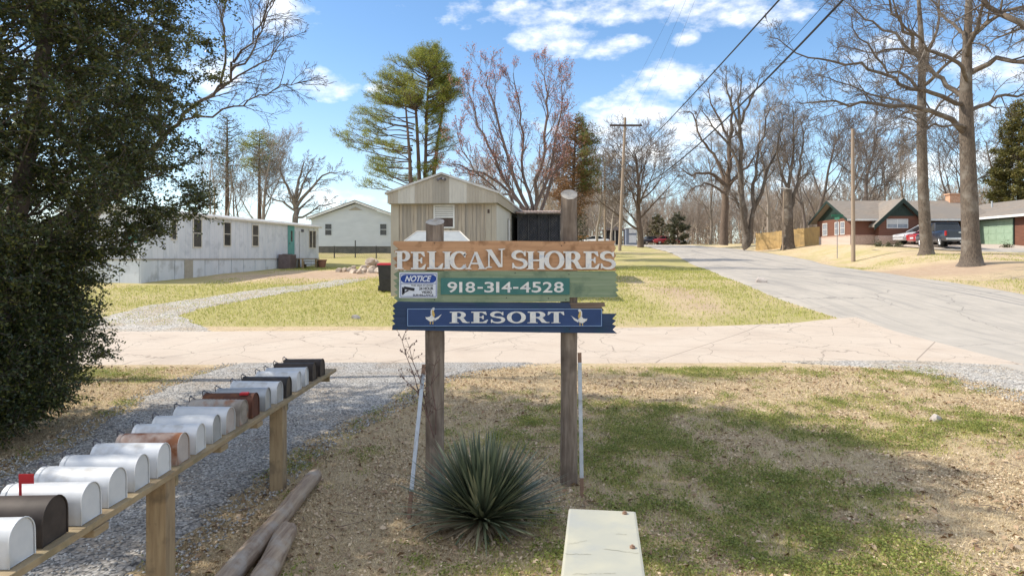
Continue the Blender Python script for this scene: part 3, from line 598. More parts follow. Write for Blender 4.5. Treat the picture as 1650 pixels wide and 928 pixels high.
# grey weathered meter box hanging behind right post
# ---------------------------------------------------------------- thin dead sapling by the left post
def sapling():
    rr = random.Random(4); mb = MB(); x0, y0 = PX(700, 7.0), 7.0; stems = [[(700, 705), (690, 672), (677, 640), (668, 605), (655, 572), (648, 548)], [(695, 690), (683, 655), (672, 630), (651, 612)], [(688, 668), (684, 640), (676, 610), (664, 580), (660, 560)], [(702, 700), (703, 660), (695, 620), (700, 590)]]
    for s in stems:
        pts = [(PX(a, 7.0)+0, 7.0+rr.uniform(-.03, .03), PZ(b_, 7.0)) for a, b_ in s]; mb.tube(pts, [.007*(1-.7*i/len(pts)) for i in range(len(pts))], 5)
        for i in range(1, len(pts)):
            for k in range(6):
                p = Vector(pts[i]); d = Vector((rr.uniform(-1, 1), rr.uniform(-.6, .6), rr.uniform(.1, 1))).normalized()*rr.uniform(.05, .13); mb.tube([p, p+d*.6+Vector((0, 0, .01)), p+d], [.003, .002, .0015], 3)
                if rr.random() < .7: mb.tube([p+d, p+d+Vector((.004, 0, .018))], [.008, .003], 4)
    o = mb.obj('dead_sapling', pm('sapling_bark', (.10, .06, .05), (.2, .12, .1), 20)); tag(o, 'thin leafless reddish brown sapling against the left sign post', 'sapling')
sapling()
# ---------------------------------------------------------------- yucca
M_yuc = leafmat('yucca_blade', [(.055, .075, .045), (.10, .13, .08), (.19, .22, .13), (.34, .33, .20)], .05, .38, .5)
M_yucd = leafmat('yucca_dry', [(.25, .19, .12), (.42, .34, .23)], 0, .8)
def yucca(c, n, seed, dead=False):
    rg = np.random.default_rng(seed); V_, F_ = [], []
    for i in range(n):
        az = rg.uniform(0, 2*math.pi); t = rg.random()**.8; el = R(88-74*t) if not dead else R(rg.uniform(-8, 14))
        L_ = rg.uniform(.52, .86)*(.92+.12*t); 
        if dead: L_ = rg.uniform(.3, .6)
        w = rg.uniform(.022, .034); d = Vector((math.cos(az)*math.cos(el), math.sin(az)*math.cos(el), math.sin(el))); s = Vector((-math.sin(az), math.cos(az), 0)); u = d.cross(s)
        if rg.random() < .5: u = -u
        droop = rg.uniform(.0, .08)*(t+.2)+(rg.uniform(.1, .28) if rg.random() < .10 else 0); d = (d+Vector(rg.normal(size=3))*.05).normalized(); base = Vector(c)+Vector((math.cos(az)*.05, math.sin(az)*.05, .10-.06*t+(0 if not dead else -.04))); b0 = len(V_)
        ks = [0, .25, .55, .8, 1.0]; wk = [1.0, 1.05, .95, .6, .03]
        for k, wq in zip(ks, wk):
            p = base+d*L_*k+Vector((0, 0, -droop*k*k)); V_ += [p-s*w*wq/2+u*.0, p+u*.004*wq*(-1), p+s*w*wq/2]
        for j in range(len(ks)-1):
            a = b0+3*j; F_ += [(a, a+1, a+4, a+3), (a+1, a+2, a+5, a+4)]
    return V_, F_
yy = 6.22; yc = (PX(778, yy), yy, G(PX(778, yy), yy)+.02); yt = thing('yucca_plant', 'spiky blue green yucca growing at the foot of the sign', 'yucca', yc)
V_, F_ = yucca((0, 0, 0), 760, 3); mesh_np('green_blades', [tuple(v) for v in V_], F_, M_yuc, yt)
V_, F_ = yucca((0, 0, 0), 210, 5, True); mesh_np('dry_blades', [tuple(v) for v in V_], F_, M_yucd, yt)
# ---------------------------------------------------------------- white cabinet at the bottom edge
M_cab = pm('cabinet_paint', (.47, .45, .35), (.40, .395, .33), 3, .55, bs=.05, lo=.42, hi=.6, c3=(.35, .36, .34), s3=3.5)
M_cabd = pm('cabinet_scuff', (.30, .28, .2), None, 10, .8)
cy0 = 3.42; cx0, cx1 = PX(917, 3.42), PX(1024.5, 3.42); ctz = PZ(820, 3.42)
cab = thing('utility_cabinet', 'cream white metal utility box with a flat scuffed lid in the foreground', 'utility box', ((cx0+cx1)/2-.055, 3.0, 0), R(-7.2)); hx = (cx1-cx0)/2
mb = MB(); mb.bbox(-hx, hx, -.42, .42, ctz-.05, ctz, .012); lid = mb.obj('lid', M_cab, cab)
mb = MB(); mb.bbox(-hx+.07, hx-.07, -.36, .34, -.1, ctz-.05, .01); mb.obj('cabinet_body', M_cab, cab)
for a, b_ in ((.30, .375), (.33, -.02), (-.03, -.38)):
    mb = MB(); q = (a-.15 if a > 0 else a, b_); mb.tube([(q[0]*.6+.02, q[1], ctz-.002), (q[0]*.6+.02, q[1], ctz+.008)], .013, 6); mb.tube([(q[0]*.6+.02, q[1], ctz+.008), (q[0]*.6+.02, q[1], ctz+.014)], .006, 6); mb.obj('bolt', M_rust, lid)
rr = random.Random(8)
for (ax, ay, bx, by) in ((-.15, -.02, -.07, .03), (-.16, -.12, -.05, -.11), (.0, -.05, .15, -.075), (.06, .12, .11, .12), (-.12, -.3, .05, -.27)):
    mb = MB(); n = 9; pts = [(ax+(bx-ax)*i/n, ay+(by-ay)*i/n+rr.uniform(-.005, .005)) for i in range(n+1)]
    for i in range(n): 
        (x0, y0), (x1, y1) = pts[i], pts[i+1]; mb.add([(x0, y0, ctz+.0015), (x1, y1, ctz+.0015), (x1, y1+.003, ctz+.0015), (x0, y0+.003*rr.random(), ctz+.0015)], [(0, 1, 2, 3)])
    mb.obj('scratch', M_cabd, lid)
# ---------------------------------------------------------------- mailboxes on their rail
M_lum = pm('weathered_lumber', (.36, .28, .17), (.27, .20, .12), 6, .85, (5, 1.2, 5), .5, .008, c3=(.20, .17, .10), s3=3)
M_lumv = pm('weathered_post_lumber', (.40, .30, .18), (.28, .20, .12), 6, .85, (5, 5, .5), .6, .01, c3=(.16, .12, .08), s3=4)
BZ = .885; BX = -2.43
rail = thing('mailbox_stand', 'long weathered lumber rail on square posts carrying the row of mailboxes', 'mailbox stand', (BX-.25, 6, 0))
def rob(mb, name, mat): o = mb.obj(name, mat); o.data.transform(Matrix.Translation((-(BX-.25), -6, 0))); o.parent = rail; return o
for x0, x1, dz, e in ((BX-.16, BX+.035, 0, 9.32), (BX-.36, BX-.165, -.002, 9.26), (BX-.56, BX-.365, .001, 9.2)):
    mb = MB(); mb.bbox(x0, x1, 1.6, e, BZ-.04+dz, BZ+dz, .004); rob(mb, 'rail_board', M_lum)
for y in (2.2, 4.86, 7.30, 9.0):
    if y < 8.5: mb = MB(); mb.bbox(BX-.14, BX-.0, y-.07, y+.07, -.5, BZ-.041, .006); rob(mb, 'post', M_lumv)
    mb = MB(); mb.bbox(BX-.58, BX-.0, y+.075, y+.115, BZ-.135, BZ-.042, .004); rob(mb, 'cross_brace', M_lum)
for y in (3.9, 5.6, 6.4): 
    mb = MB(); mb.bbox(BX-.5, BX+.045, y, y+.14, BZ-.085, BZ-.042, .004); rob(mb, 'cross_brace', M_lum)
def paint(name, c1, c2, c3=None, metal=.1, rough=.45, s=5, s3=3, lo=.4, hi=.6): return pm(name, c1, c2, s, rough, (1, 1, 1), .08, .004, c3=c3, s3=s3, metal=metal, lo=lo, hi=hi)
MM = {'white': paint('white_enamel', (.62, .63, .64), (.54, .56, .58), (.42, .41, .38)), 'bright': paint('bright_enamel', (.68, .69, .70), (.62, .64, .66), (.47, .46, .44), s3=6),
      'grey': paint('grey_galvanised', (.42, .44, .46), (.34, .36, .38), (.28, .27, .26), .4), 'black': paint('black_enamel', (.03, .028, .027), (.05, .045, .042), (.07, .06, .055)),
      'charcoal': paint('charcoal_enamel', (.045, .036, .032), (.075, .06, .052), (.03, .025, .024), rough=.6), 'brown': paint('brown_rust', (.13, .055, .035), (.08, .04, .03), (.22, .09, .04), rough=.8, s3=5),
      'rusty': paint('rusted_white', (.46, .41, .38), (.38, .33, .30), (.26, .11, .05), rough=.75, s3=4), 'striped': paint('aged_striped', (.22, .19, .16), (.40, .36, .32), (.30, .12, .05), rough=.8, s3=7)}
MM['rusttop'] = paint('rust_patches', (.24, .10, .05), (.42, .30, .24), (.52, .45, .40), rough=.8, s=7, s3=5)
M_flag = pm('flag_red', (.55, .03, .04), (.45, .03, .03), 8, .5); M_latch = pm('latch_metal', (.08, .08, .10), (.2, .2, .22), 10, .5, metal=.5)
def mailbox(y, w, h, L_, body, end, label, flag=None, x=BX, tilt=0, ridged=False):
    t = thing('mailbox', label, 'mailbox', (x, y, BZ+.0025), tilt, 'mailboxes along the rail'); n = 12; r_ = w/2; hh = h-r_
    def prof(s=0): return [(-r_-s, 0), (-r_-s, hh)]+[((r_+s)*math.cos(math.pi-math.pi*i/n), hh+(r_+s)*math.sin(math.pi-math.pi*i/n)) for i in range(1, n)]+[(r_+s, hh), (r_+s, 0)]
    def shell(x0, x1, s=0, seg=1, rid=0):
        mb = MB(); vs = []; p = prof(s); k = len(p)
        for j in range(seg+1):
            pp = prof(s+(rid*(j % 2))); vs += [(x0+(x1-x0)*j/seg, a, b_) for a, b_ in pp]
        fs = [(j*k+i, j*k+i+1, (j+1)*k+i+1, (j+1)*k+i) for j in range(seg) for i in range(k-1)]; mb.add(vs, fs, True); return mb, p, k, vs
    mb, p, k, vs = shell(-L_, -.004, 0, 28 if ridged else 1, .003 if ridged else 0); mb.add([(-L_, -r_, .001), (-L_, r_, .001), (-.004, r_, .001), (-.004, -r_, .001)], [(0, 1, 2, 3)]); bd = mb.obj('shell', MM[body], t)
    # recessed back plate with its rolled rim
    mb = MB(); mb.add([(-.008, a*.97, b_*.99+.001) for a, b_ in p], [tuple(range(k))]); mb.obj('end_plate', MM[end], t)
    mb = MB(); mb.tube([(-.002, a, b_) for a, b_ in p], .0035, 6); mb.obj('rim', MM[body if body != 'rusttop' else 'rusty'], t)
    mb = MB(); d0 = [(-L_-.004, a*1.03, b_*1.012) for a, b_ in p]; d1 = [(-L_+.025, a*1.03, b_*1.012) for a, b_ in p]
    mb.add(d0+d1, [tuple(range(k))[::-1]]+[(i, i+1, k+i+1, k+i) for i in range(k-1)]); dr = mb.obj('door', MM[body if body != 'rusttop' else 'rusty'], t)
    mb = MB(); mb.tube([(-L_+.02, 0, h+.004), (-L_-.02, 0, h+.022), (-L_-.035, 0, h+.012), (-L_-.03, 0, h-.03)], .005, 5); mb.tube([(-L_-.02, -.015, h+.022), (-L_-.02, .015, h+.026)], .006, 5); mb.obj('latch', M_latch, dr)
    if flag == 'up':
        mb = MB(); s_ = -r_-.006; mb.box(-L_+.12, -L_+.135, s_-.003, s_, h*.5, h+.03); mb.box(-L_+.12, -L_+.205, s_-.003, s_, h+.03, h+.085); mb.obj('flag', M_flag, t)
    if flag == 'top':
        mb = MB(); mb.bbox(-.13, -.055, -r_*.7, -r_*.1, h-.010, h+.012, .003); mb.obj('flag', M_flag, t)
    if flag == 'down':
        mb = MB(); s_ = -r_-.006; mb.box(-.30, -.12, s_-.003, s_, h*.42, h*.42+.014); mb.box(-.30, -.25, s_-.003, s_, h*.42, h*.42+.05); mb.obj('flag', M_flag, t)
    return t
def my(px): return -BX*F0/(CX-px)                      # distance along the rail of a photo column
specs = [ # right edge px, width, height, body, end, label, flag
 (61, .185, .215, 'white', 'white', 'white mailbox nearest the camera at the near end of the rail', None),
 (116, .215, .235, 'charcoal', 'charcoal', 'big charcoal mailbox second from the near end of the rail', None),
 (163, .185, .215, 'white', 'white', 'white mailbox with its red flag up beside the big charcoal one', 'up'),
 (205, .185, .215, 'bright', 'white', 'white mailbox fourth from the near end just beyond the red flagged one', None),
 (243, .185, .215, 'white', 'white', 'white mailbox over the nearest visible post', None),
 (276, .185, .215, 'bright', 'bright', 'white mailbox just before the rust topped one', None),
 (306, .180, .215, 'rusttop', 'rusty', 'mailbox with rust brown top and blotchy tan end', None),
 (333, .185, .215, 'bright', 'white', 'white mailbox just beyond the rust topped one', None),
 (359, .185, .215, 'white', 'grey', 'pale mailbox with grey end second beyond the rust topped one', None),
 (381, .180, .215, 'white', 'rusty', 'white mailbox with stained end just before the ribbed one', None),
 (400, .170, .220, 'striped', 'striped', 'ribbed rust striped mailbox beside the brown one', None),
 (420, .190, .225, 'brown', 'brown', 'dark brown mailbox with a red flag lying on top', 'top'),
 (438, .180, .215, 'grey', 'grey', 'dull grey mailbox just beyond the brown one', None),
 (456, .180, .215, 'bright', 'grey', 'white mailbox before the black one above the far post', None),
 (470, .180, .215, 'black', 'black', 'black mailbox between two white ones over the far post', None),
 (486, .180, .215, 'bright', 'white', 'white mailbox just beyond the black one', None),
 (498, .175, .215, 'white', 'white', 'white mailbox just before the two charcoal ones at the far end', None),
 (512, .180, .215, 'charcoal', 'charcoal', 'charcoal mailbox second from the far end of the rail', None),
 (523, .180, .215, 'charcoal', 'charcoal', 'charcoal mailbox last at the far end of the rail', None)]
rr = random.Random(3)
ye = [my(s[0]) for s in specs]
for i, (px, w, h, bdy, en, lab, fl) in enumerate(specs):
    y1 = ye[i]
    if i and y1-w/2-(ye[i-1]-specs[i-1][1]/2) < (w+specs[i-1][1])/2+.012: ye[i] = y1 = ye[i-1]-specs[i-1][1]/2+(w+specs[i-1][1])/2+.012+w/2
    mailbox(y1-w/2, w, h, .47+rr.uniform(-.01, .02), bdy, en, lab, fl, BX-.005+rr.uniform(-.012, .008), R(rr.uniform(-3.2, 3.2)), bdy == 'striped').rotation_euler.y = R(rr.uniform(-1.5, .6))
# ---------------------------------------------------------------- fallen poles
M_log = pm('old_log', (.42, .33, .245), (.24, .175, .13), 3, .9, (9, .8, 9), .7, .02, c3=(.40, .35, .30), s3=4)
def log(p0, p1, r0, r1, label, seed):
    rr = random.Random(seed); p0 = Vector(p0); p1 = Vector(p1); mid = (p0+p1)/2; n = 22; m_ = 16; d = (p1-p0).normalized(); u = d.cross(Vector((0, 0, 1))).normalized(); w = u.cross(d); vs = []; ph = [rr.uniform(-.035, .03) for _ in range(n)]
    for j in range(m_):
        t = j/(m_-1); r_ = r0+(r1-r0)*t
        for k in range(n):
            a = 2*math.pi*k/n; q = r_*(1+ph[k]+rr.uniform(-.012, .012)); vs.append(p0+(p1-p0)*t+(u*math.cos(a)+w*math.sin(a))*q+Vector((0, 0, .01*math.sin(t*9)))+d*(rr.uniform(-.015, .015) if j in (0, m_-1) else 0)-mid)
    t_ = thing('fallen_pole', label, 'wooden pole', mid, 0, 'wooden poles lying by the mailboxes')
    mb = MB(); mb.add(vs, [(j*n+k, j*n+(k+1) % n, (j+1)*n+(k+1) % n, (j+1)*n+k) for j in range(m_-1) for k in range(n)], True); mb.obj('trunk', M_log, t_)
    for e, b_ in ((0, 0), (1, (m_-1)*n)):
        mb = MB(); ring = [vs[b_+k] for k in range(n)]; c = sum(ring, Vector())/n; mb.add(ring+[c+(d if e else -d)*-.01], [(k, (k+1) % n, n) for k in range(n)]); mb.obj('sawn_end', M_postend, t_)
log((PX(335, 4.75), 4.75, .0), (PX(507, 7.45), 7.45, G(-2.1, 7.45)+.085), .088, .078, 'long weathered pole lying beneath the far mailbox post', 5)
log((PX(402, 4.7), 4.7, .02), (PX(462, 5.98), 5.98, G(-2, 6)+.085), .088, .09, 'short weathered pole end lying beside the longer one', 6)
# pale stones in the lawn
M_stone = pm('pale_stone', (.55, .50, .46), (.40, .34, .30), 6, .9, bs=.5, bd=.02)
M_rockp = pm('pile_stone', (.50, .42, .34), (.36, .28, .22), 3, .9, bs=.5, bd=.03, c3=(.62, .56, .48), s3=2)
def rock(loc, s, seed, label, mat=None, group=None, flat=.7):
    import bmesh
    rr = random.Random(seed); bm = bmesh.new(); bmesh.ops.create_icosphere(bm, subdivisions=2, radius=1)
    for v in bm.verts:
        n = mnoise.noise(v.co*1.1+Vector((seed*3.1, 0, 0))); v.co *= 1+.55*n; v.co.z *= flat
        for ax in (Vector((1, .3, .4)), Vector((-.6, .9, .3)), Vector((.1, -.9, .5)), Vector((0, .1, 1)), Vector((.3, .8, -.6))):
            ax = ax.normalized(); dd = v.co.dot(ax); 
            if dd > .62: v.co -= ax*(dd-.62)
        v.co *= s
    me = bpy.data.meshes.new('rock'); bm.to_mesh(me); bm.free(); me.materials.append(mat or M_stone); o = bpy.data.objects.new('rock', me); COL.objects.link(o)
    o.location = loc; o.rotation_euler = (rr.uniform(-.3, .3), rr.uniform(-.3, .3), rr.uniform(0, 6)); tag(o, label, 'rock', group); return o
x, y = PX(1508, 10.0), 10.0; rock((x, y, G(x, y)+.04), .10, 2, 'pale stone lying in the green weeds of the near lawn')
x, y = PX(1225, 31), 31.0; rock((x, y, G(x, y)+.06), .3, 4, 'broken pale rock at the roadside verge')
x, y = PX(572, 22.2), 22.2; rock((x, y, G(x, y)+.02), .16, 6, 'small white stone on the lawn at the lane edge')
# ---------------------------------------------------------------- building helpers
def frame_from(origin, udir):
    """matrix whose local y runs along udir (horizontal) and x to its right"""
    a = math.atan2(-udir[0], udir[1]); return a
class Face:
    """a vertical wall line in local coordinates of thing at (X0,Y0) turned by rz; converts photo columns/rows to local positions"""
    def __init__(s, X0, Y0, dx, dy, z0): s.X0, s.Y0, s.dx, s.dy, s.z0 = X0, Y0, dx, dy, z0
    def s_(s, px): r_ = (px-CX)/F0; return (s.X0-r_*s.Y0)/(r_*s.dy-s.dx)
    def z_(s, px, py): Y = s.Y0+s.dy*s.s_(px); return CAMH-(py-HY)/F0*Y-s.z0
M_white = pm('white_siding', (.70, .72, .76), (.60, .63, .68), 2.2, .6, (1, 1, .25), .1, .01, c3=(.50, .53, .58), s3=1.3)
M_whites = pm('white_skirting', (.66, .69, .74), (.58, .62, .67), 2.2, .6, (1, 1, .3), .1, .01, c3=(.44, .46, .48), s3=1.5)
M_roofw = pm('white_metal_roof', (.60, .59, .57), (.50, .49, .47), 2, .5, (1, .3, 1), .1, .01, c3=(.38, .36, .33), s3=1)
M_glassd = pm('dark_glass', (.03, .035, .04), (.06, .06, .06), 3, .12, bs=0, spec=.6)
M_trim = pm('cream_trim', (.68, .64, .56), (.60, .56, .49), 5, .6)
M_tealp = pm('teal_paint', (.10, .30, .29), (.13, .34, .32), 5, .5)
M_tan = pm('tan_panel', (.40, .37, .31), (.34, .31, .26), 5, .7)
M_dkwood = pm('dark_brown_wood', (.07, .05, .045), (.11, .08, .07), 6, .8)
M_blind = pm('white_blind', (.66, .66, .64), (.6, .6, .58), 6, .7)
def vbox(mb, x, s0, s1, z0, z1, t, out=.02): # on the wall x = const, facing +x
    mb.box(x-t, x+out, s0, s1, z0, z1)
# --- long white mobile home on the left
X0, Y0 = -16.9, 31.0; ud = Vector((3.1, 17.6)).normalized(); L_ = 17.95; z0 = 1.0
rz = math.atan2(-ud.x, ud.y); home = thing('mobile_home', 'long white mobile home with skirting and a teal door seen down its side', 'mobile home', (X0, Y0, z0), rz)
fc = Face(X0, Y0, ud.x, ud.y, z0); wz, ez = 2.32-z0, 3.58
mb = MB(); mb.box(-4.2, 0, 0, L_, wz-.02, ez)
for k in range(1, 45): mb.box(-.0, .012, k*.4-.012, k*.4+.012, wz, ez-.02)
for k in range(1, 10): mb.box(-k*.42-.01, -k*.42+.01, -.012, 0, wz, ez-.02)
mb.obj('wall', M_white, home)
mb = MB(); mb.box(-4.15, -.03, .05, L_-.05, -1.0, wz-.04)
for k in range(15): mb.box(-.03, .012, k*1.2+.02, k*1.2+1.16, -.9, wz-.045)
for k in range(4): mb.box(-4.1+k*1.02, -4.1+k*1.02+.99, .012, .05, -.9, wz-.045)
mb.obj('skirting', M_whites, home)
mb = MB(); mb.box(-4.25, .045, -.04, L_+.04, wz-.04, wz+.035); mb.obj('floor_trim', pm('grey_trim', (.42, .40, .37), (.34, .32, .30), 6, .7), home)
mb = MB(); x_ = [-4.35, -3.6, -2.1, -.6, .15]; zz = [ez-.02, ez+.17, ez+.30, ez+.17, ez-.02]
mb.prism(list(zip(x_, zz))+[(.15, ez-.08), (-4.35, ez-.08)], -.12, L_+.12)
for k in range(0, 24):
    y_ = k*.78
    for i in range(4): mb.tube([(x_[i], y_, zz[i]+.005), (x_[i+1], y_, zz[i+1]+.005)], .012, 4)
mb.obj('roof', M_roofw, home)
mb = MB(); mb.box(.15, .175, -.14, L_+.14, ez-.10, ez+.0); mb.obj('gutter', M_trim, home)
def window_x(parent, fc, p0, p1, q0, q1, x=0.012, frame=M_trim, t=.05, bars=(), glass=M_glassd, hbar=.5, name='window'):
    a, b_ = fc.s_(p0), fc.s_(p1); c_ = fc.s_((p0+p1)/2); z1, z0_ = fc.z_((p0+p1)/2, q0), fc.z_((p0+p1)/2, q1)
    g = MB(); g.box(x-.03, x+.012, a+t, b_-t, z0_+t, z1-t); w = g.obj(name, glass, parent)
    f = MB(); f.box(x, x+.04, a, b_, z1-t, z1); f.box(x, x+.04, a, b_, z0_, z0_+t); f.box(x, x+.04, a, a+t, z0_+t, z1-t); f.box(x, x+.04, b_-t, b_, z0_+t, z1-t)
    if hbar: zc = z0_+(z1-z0_)*hbar; f.box(x+.002, x+.032, a+t, b_-t, zc-.02, zc+.02)
    for k in bars: yc_ = a+(b_-a)*k; f.box(x+.003, x+.033, yc_-.035, yc_+.035, z0_+t, z1-t)
    f.obj('frame', frame, w); return w
for p in ((275, 284, 352, 387), (310, 324.5, 352.5, 399.5), (359.5, 371.5, 357.5, 397), (405.5, 416, 362, 397.5)): window_x(home, fc, *p)
window_x(home, fc, 497, 508.5, 371.5, 400, bars=(.5,), hbar=0)
a, b_ = fc.s_(463.5), fc.s_(473.5); mb = MB(); mb.box(.012, .05, a, b_, fc.z_(468, 416), fc.z_(468, 364)); d = mb.obj('door', M_tealp, home)
mb = MB(); zt = fc.z_(468, 372); mb.box(.05, .058, a+(b_-a)*.4, a+(b_-a)*.65, zt-.7, zt); mb.obj('pane', M_glassd, d)
mb = MB(); mb.tube([(.055, a+.12, wz+1.0), (.12, a+.12, wz+1.0)], .03, 8); mb.obj('handle', M_latch, d)
a, b_ = fc.s_(475.5), fc.s_(482); mb = MB(); mb.box(.012, .03, a, b_, fc.z_(478, 416), fc.z_(478, 372)); d = mb.obj('storm_door', M_white, home)
mb = MB(); mb.box(.031, .035, b_-.05, b_-.01, wz+.02, fc.z_(478, 372)-.02); mb.obj('edge_strip', M_dkwood, d)
a = fc.s_(486); mb = MB(); mb.box(.012, .14, a-.08, a+.08, fc.z_(486, 374), fc.z_(486, 370)); mb.obj('porch_lamp', M_latch, home)
a, b_ = fc.s_(296.5), fc.s_(310); mb = MB(); mb.box(.01, .04, a, b_, -.9, wz-.05); mb.obj('access_panel', M_tan, home)
# end wall towards the camera: teal window, vent, siding seam
mb = MB(); mb.box(-.62, -.08, -.03, .0, 1.98+.1, 2.95+.0); w = mb.obj('window', M_tealp, home)
mb = MB(); [mb.box(-.62, -.08, -.045, -.031, 2.12+k*.11, 2.15+k*.11) for k in range(8)]; mb.obj('shutter_slats', M_tealp, w)
mb = MB(); mb.box(-1.0, -.72, -.03, .0, 1.50, 1.82); vn = mb.obj('vent', M_tan, home); mb = MB(); [mb.box(-.98, -.74, -.04, -.031, 1.53+k*.06, 1.555+k*.06) for k in range(5)]; mb.obj('louvre', M_dkwood, vn)
mb = MB(); mb.box(-4.2, .0, -.022, -.002, 1.93, 1.97); mb.obj('siding_seam', pm('seam_grey', (.35, .36, .38)), home)
def wp(px, Y, dz=0): return Vector((PX(px, Y), Y, G(PX(px, Y), Y)+dz))
# things by its door
M_acm = pm('brown_metal', (.13, .10, .10), (.18, .14, .14), 6, .6)
def at_home(s, out): p = Vector((X0, Y0))+ud*s+Vector((ud.y, -ud.x))*out; return (p.x, p.y, G(p.x, p.y))
s0 = fc.s_(450); t = thing('cooling_unit', 'brown box shaped cooling unit against the long white home', 'cooling unit', at_home(s0, .55), rz); mb = MB(); mb.bbox(-.4, .4, -.4, .4, 0, .9, .02); bo = mb.obj('housing', M_acm, t)
mb = MB(); [mb.box(.402, .41, -.36, .36, .08+k*.07, .11+k*.07) for k in range(11)]; mb.obj('grille', M_dkwood, t); mb = MB(); mb.tube([(0, 0, .9), (0, 0, .93)], .3, 16); mb.obj('fan_cover', M_dkwood, t)
s0 = fc.s_(468); t = thing('porch_steps', 'small grey wooden landing with steps below the teal door', 'steps', at_home(s0, .8), rz)
mb = MB(); [mb.box(-.75, .6, -1.0+k*.25, -.77+k*.25, .60, .64) for k in range(8)]; mb.obj('deck', M_lum, t)
for x_ in (-.7, .5):
    for y_ in (-.95, .9): mb = MB(); mb.box(x_, x_+.09, y_-.045, y_+.045, -.3, .6); mb.obj('leg', M_lumv, t)
for k, zz_ in enumerate((.42, .22)): mb = MB(); mb.box(-.5, .5, 1.0+k*.28, 1.28+k*.28, zz_, zz_+.04); mb.box(-.5, -.46, 1.0+k*.28, 1.28+k*.28, -.2, zz_); mb.box(.46, .5, 1.0+k*.28, 1.28+k*.28, -.2, zz_); mb.obj('step', M_lum, t)
s0 = fc.s_(483); t = thing('clay_planter', 'reddish brown planter by the steps of the long white home', 'planter', at_home(s0, 1.6), 0); mb = MB(); mb.tube([(0, 0, 0), (0, 0, .5)], [.2, .3], 14); mb.obj('pot', pm('terracotta', (.30, .15, .10), (.24, .12, .08)), t); mb = MB(); mb.tube([(0, 0, .46), (0, 0, .54)], [.32, .32], 14); mb.obj('rim', MATS['terracotta'], t)
# --- white house behind, gable to the camera
def gable_house_front(t, x0, x1, zf, ze, za, y, depth, wallm, roofm, trimm, over=.35):
    xm = (x0+x1)/2; mb = MB(); mb.prism([(x0, zf), (x1, zf), (x1, ze), (xm, za-.08), (x0, ze)], y, y+depth); w = mb.obj('wall', wallm, t)
    sl = (za-ze)/((x1-x0)/2); mb = MB(); a, b_ = x0-over, x1+over; e = ze-over*sl+.08
    mb.prism([(a, e), (xm, za+.08), (b_, e), (b_, e+.14), (xm, za+.22), (a, e+.14)], y-.3, y+depth+.3); mb.obj('roof', roofm, t)
    mb = MB(); mb.prism([(a, e-.10), (xm, za-.02), (b_, e-.10), (b_, e+.08), (xm, za+.16), (a, e+.08)], y-.33, y-.301); mb.obj('barge_board', trimm, t); return w
hx, hy = -13.3, 58.0; t = thing('white_house', 'pale white gabled house behind the long mobile home', 'house', (hx, hy, 2.7))
M_pale = pm('pale_lap_siding', (.60, .64, .68), (.54, .58, .62), 3, .6, (.3, 1, 1))
w = gable_house_front(t, -3.75, 3.75, .65, 3.0, 4.35, 0, 10, M_pale, pm('dark_shingle', (.16, .14, .13), (.22, .19, .17), 8, .9), pm('white_fascia', (.75, .75, .73)))
mb = MB(); [mb.box(-3.74, 3.74, -.012, -.0, .72+k*.2, .735+k*.2) for k in range(11)]; mb.obj('lap_lines', M_pale, t)
mb = MB(); mb.box(-3.7, 3.7, .03, 9.9, -1.0, .65); mb.obj('foundation', pm('dark_block', (.12, .12, .11), (.2, .19, .17), 3, .9), t)
mb = MB(); mb.prism([(-.6, 3.72), (.6, 3.72), (0, 4.0)], -.04, .01); vn = mb.obj('gable_vent', M_tan, t)
def win_y(parent, x0, x1, z0_, z1, y, frame, glass, vb=(), hb=(.5,), t=.06, name='window', blind=None):
    g = MB(); g.box(x0+t, x1-t, y-.012, y+.03, z0_+t, z1-t); w = g.obj(name, glass, parent)
    f = MB(); f.box(x0, x1, y-.04, y+.0, z1-t, z1); f.box(x0, x1, y-.04, y, z0_, z0_+t); f.box(x0, x0+t, y-.04, y, z0_+t, z1-t); f.box(x1-t, x1, y-.04, y, z0_+t, z1-t)
    for k in hb: zc = z0_+(z1-z0_)*k; f.box(x0+t, x1-t, y-.032, y-.002, zc-.025, zc+.025)
    for k in vb: xc = x0+(x1-x0)*k; f.box(xc-.03, xc+.03, y-.034, y-.003, z0_+t, z1-t)
    f.obj('frame', frame, w)
    if blind: b2 = MB(); zc = z0_+(z1-z0_)*blind; [b2.box(x0+t, x1-t, y-.02, y-.013, zc+k*.07, zc+k*.07+.055) for k in range(int((z1-t-zc)/.07))]; b2.obj('blind', M_blind, w)
    return w
for a, b_ in ((523, 535.5), (611.5, 624)): win_y(t, PX(a, hy)-hx, PX(b_, hy)-hx, PZ(380, hy)-2.7, PZ(360, hy)-2.7, 0, M_pale, M_glassd)
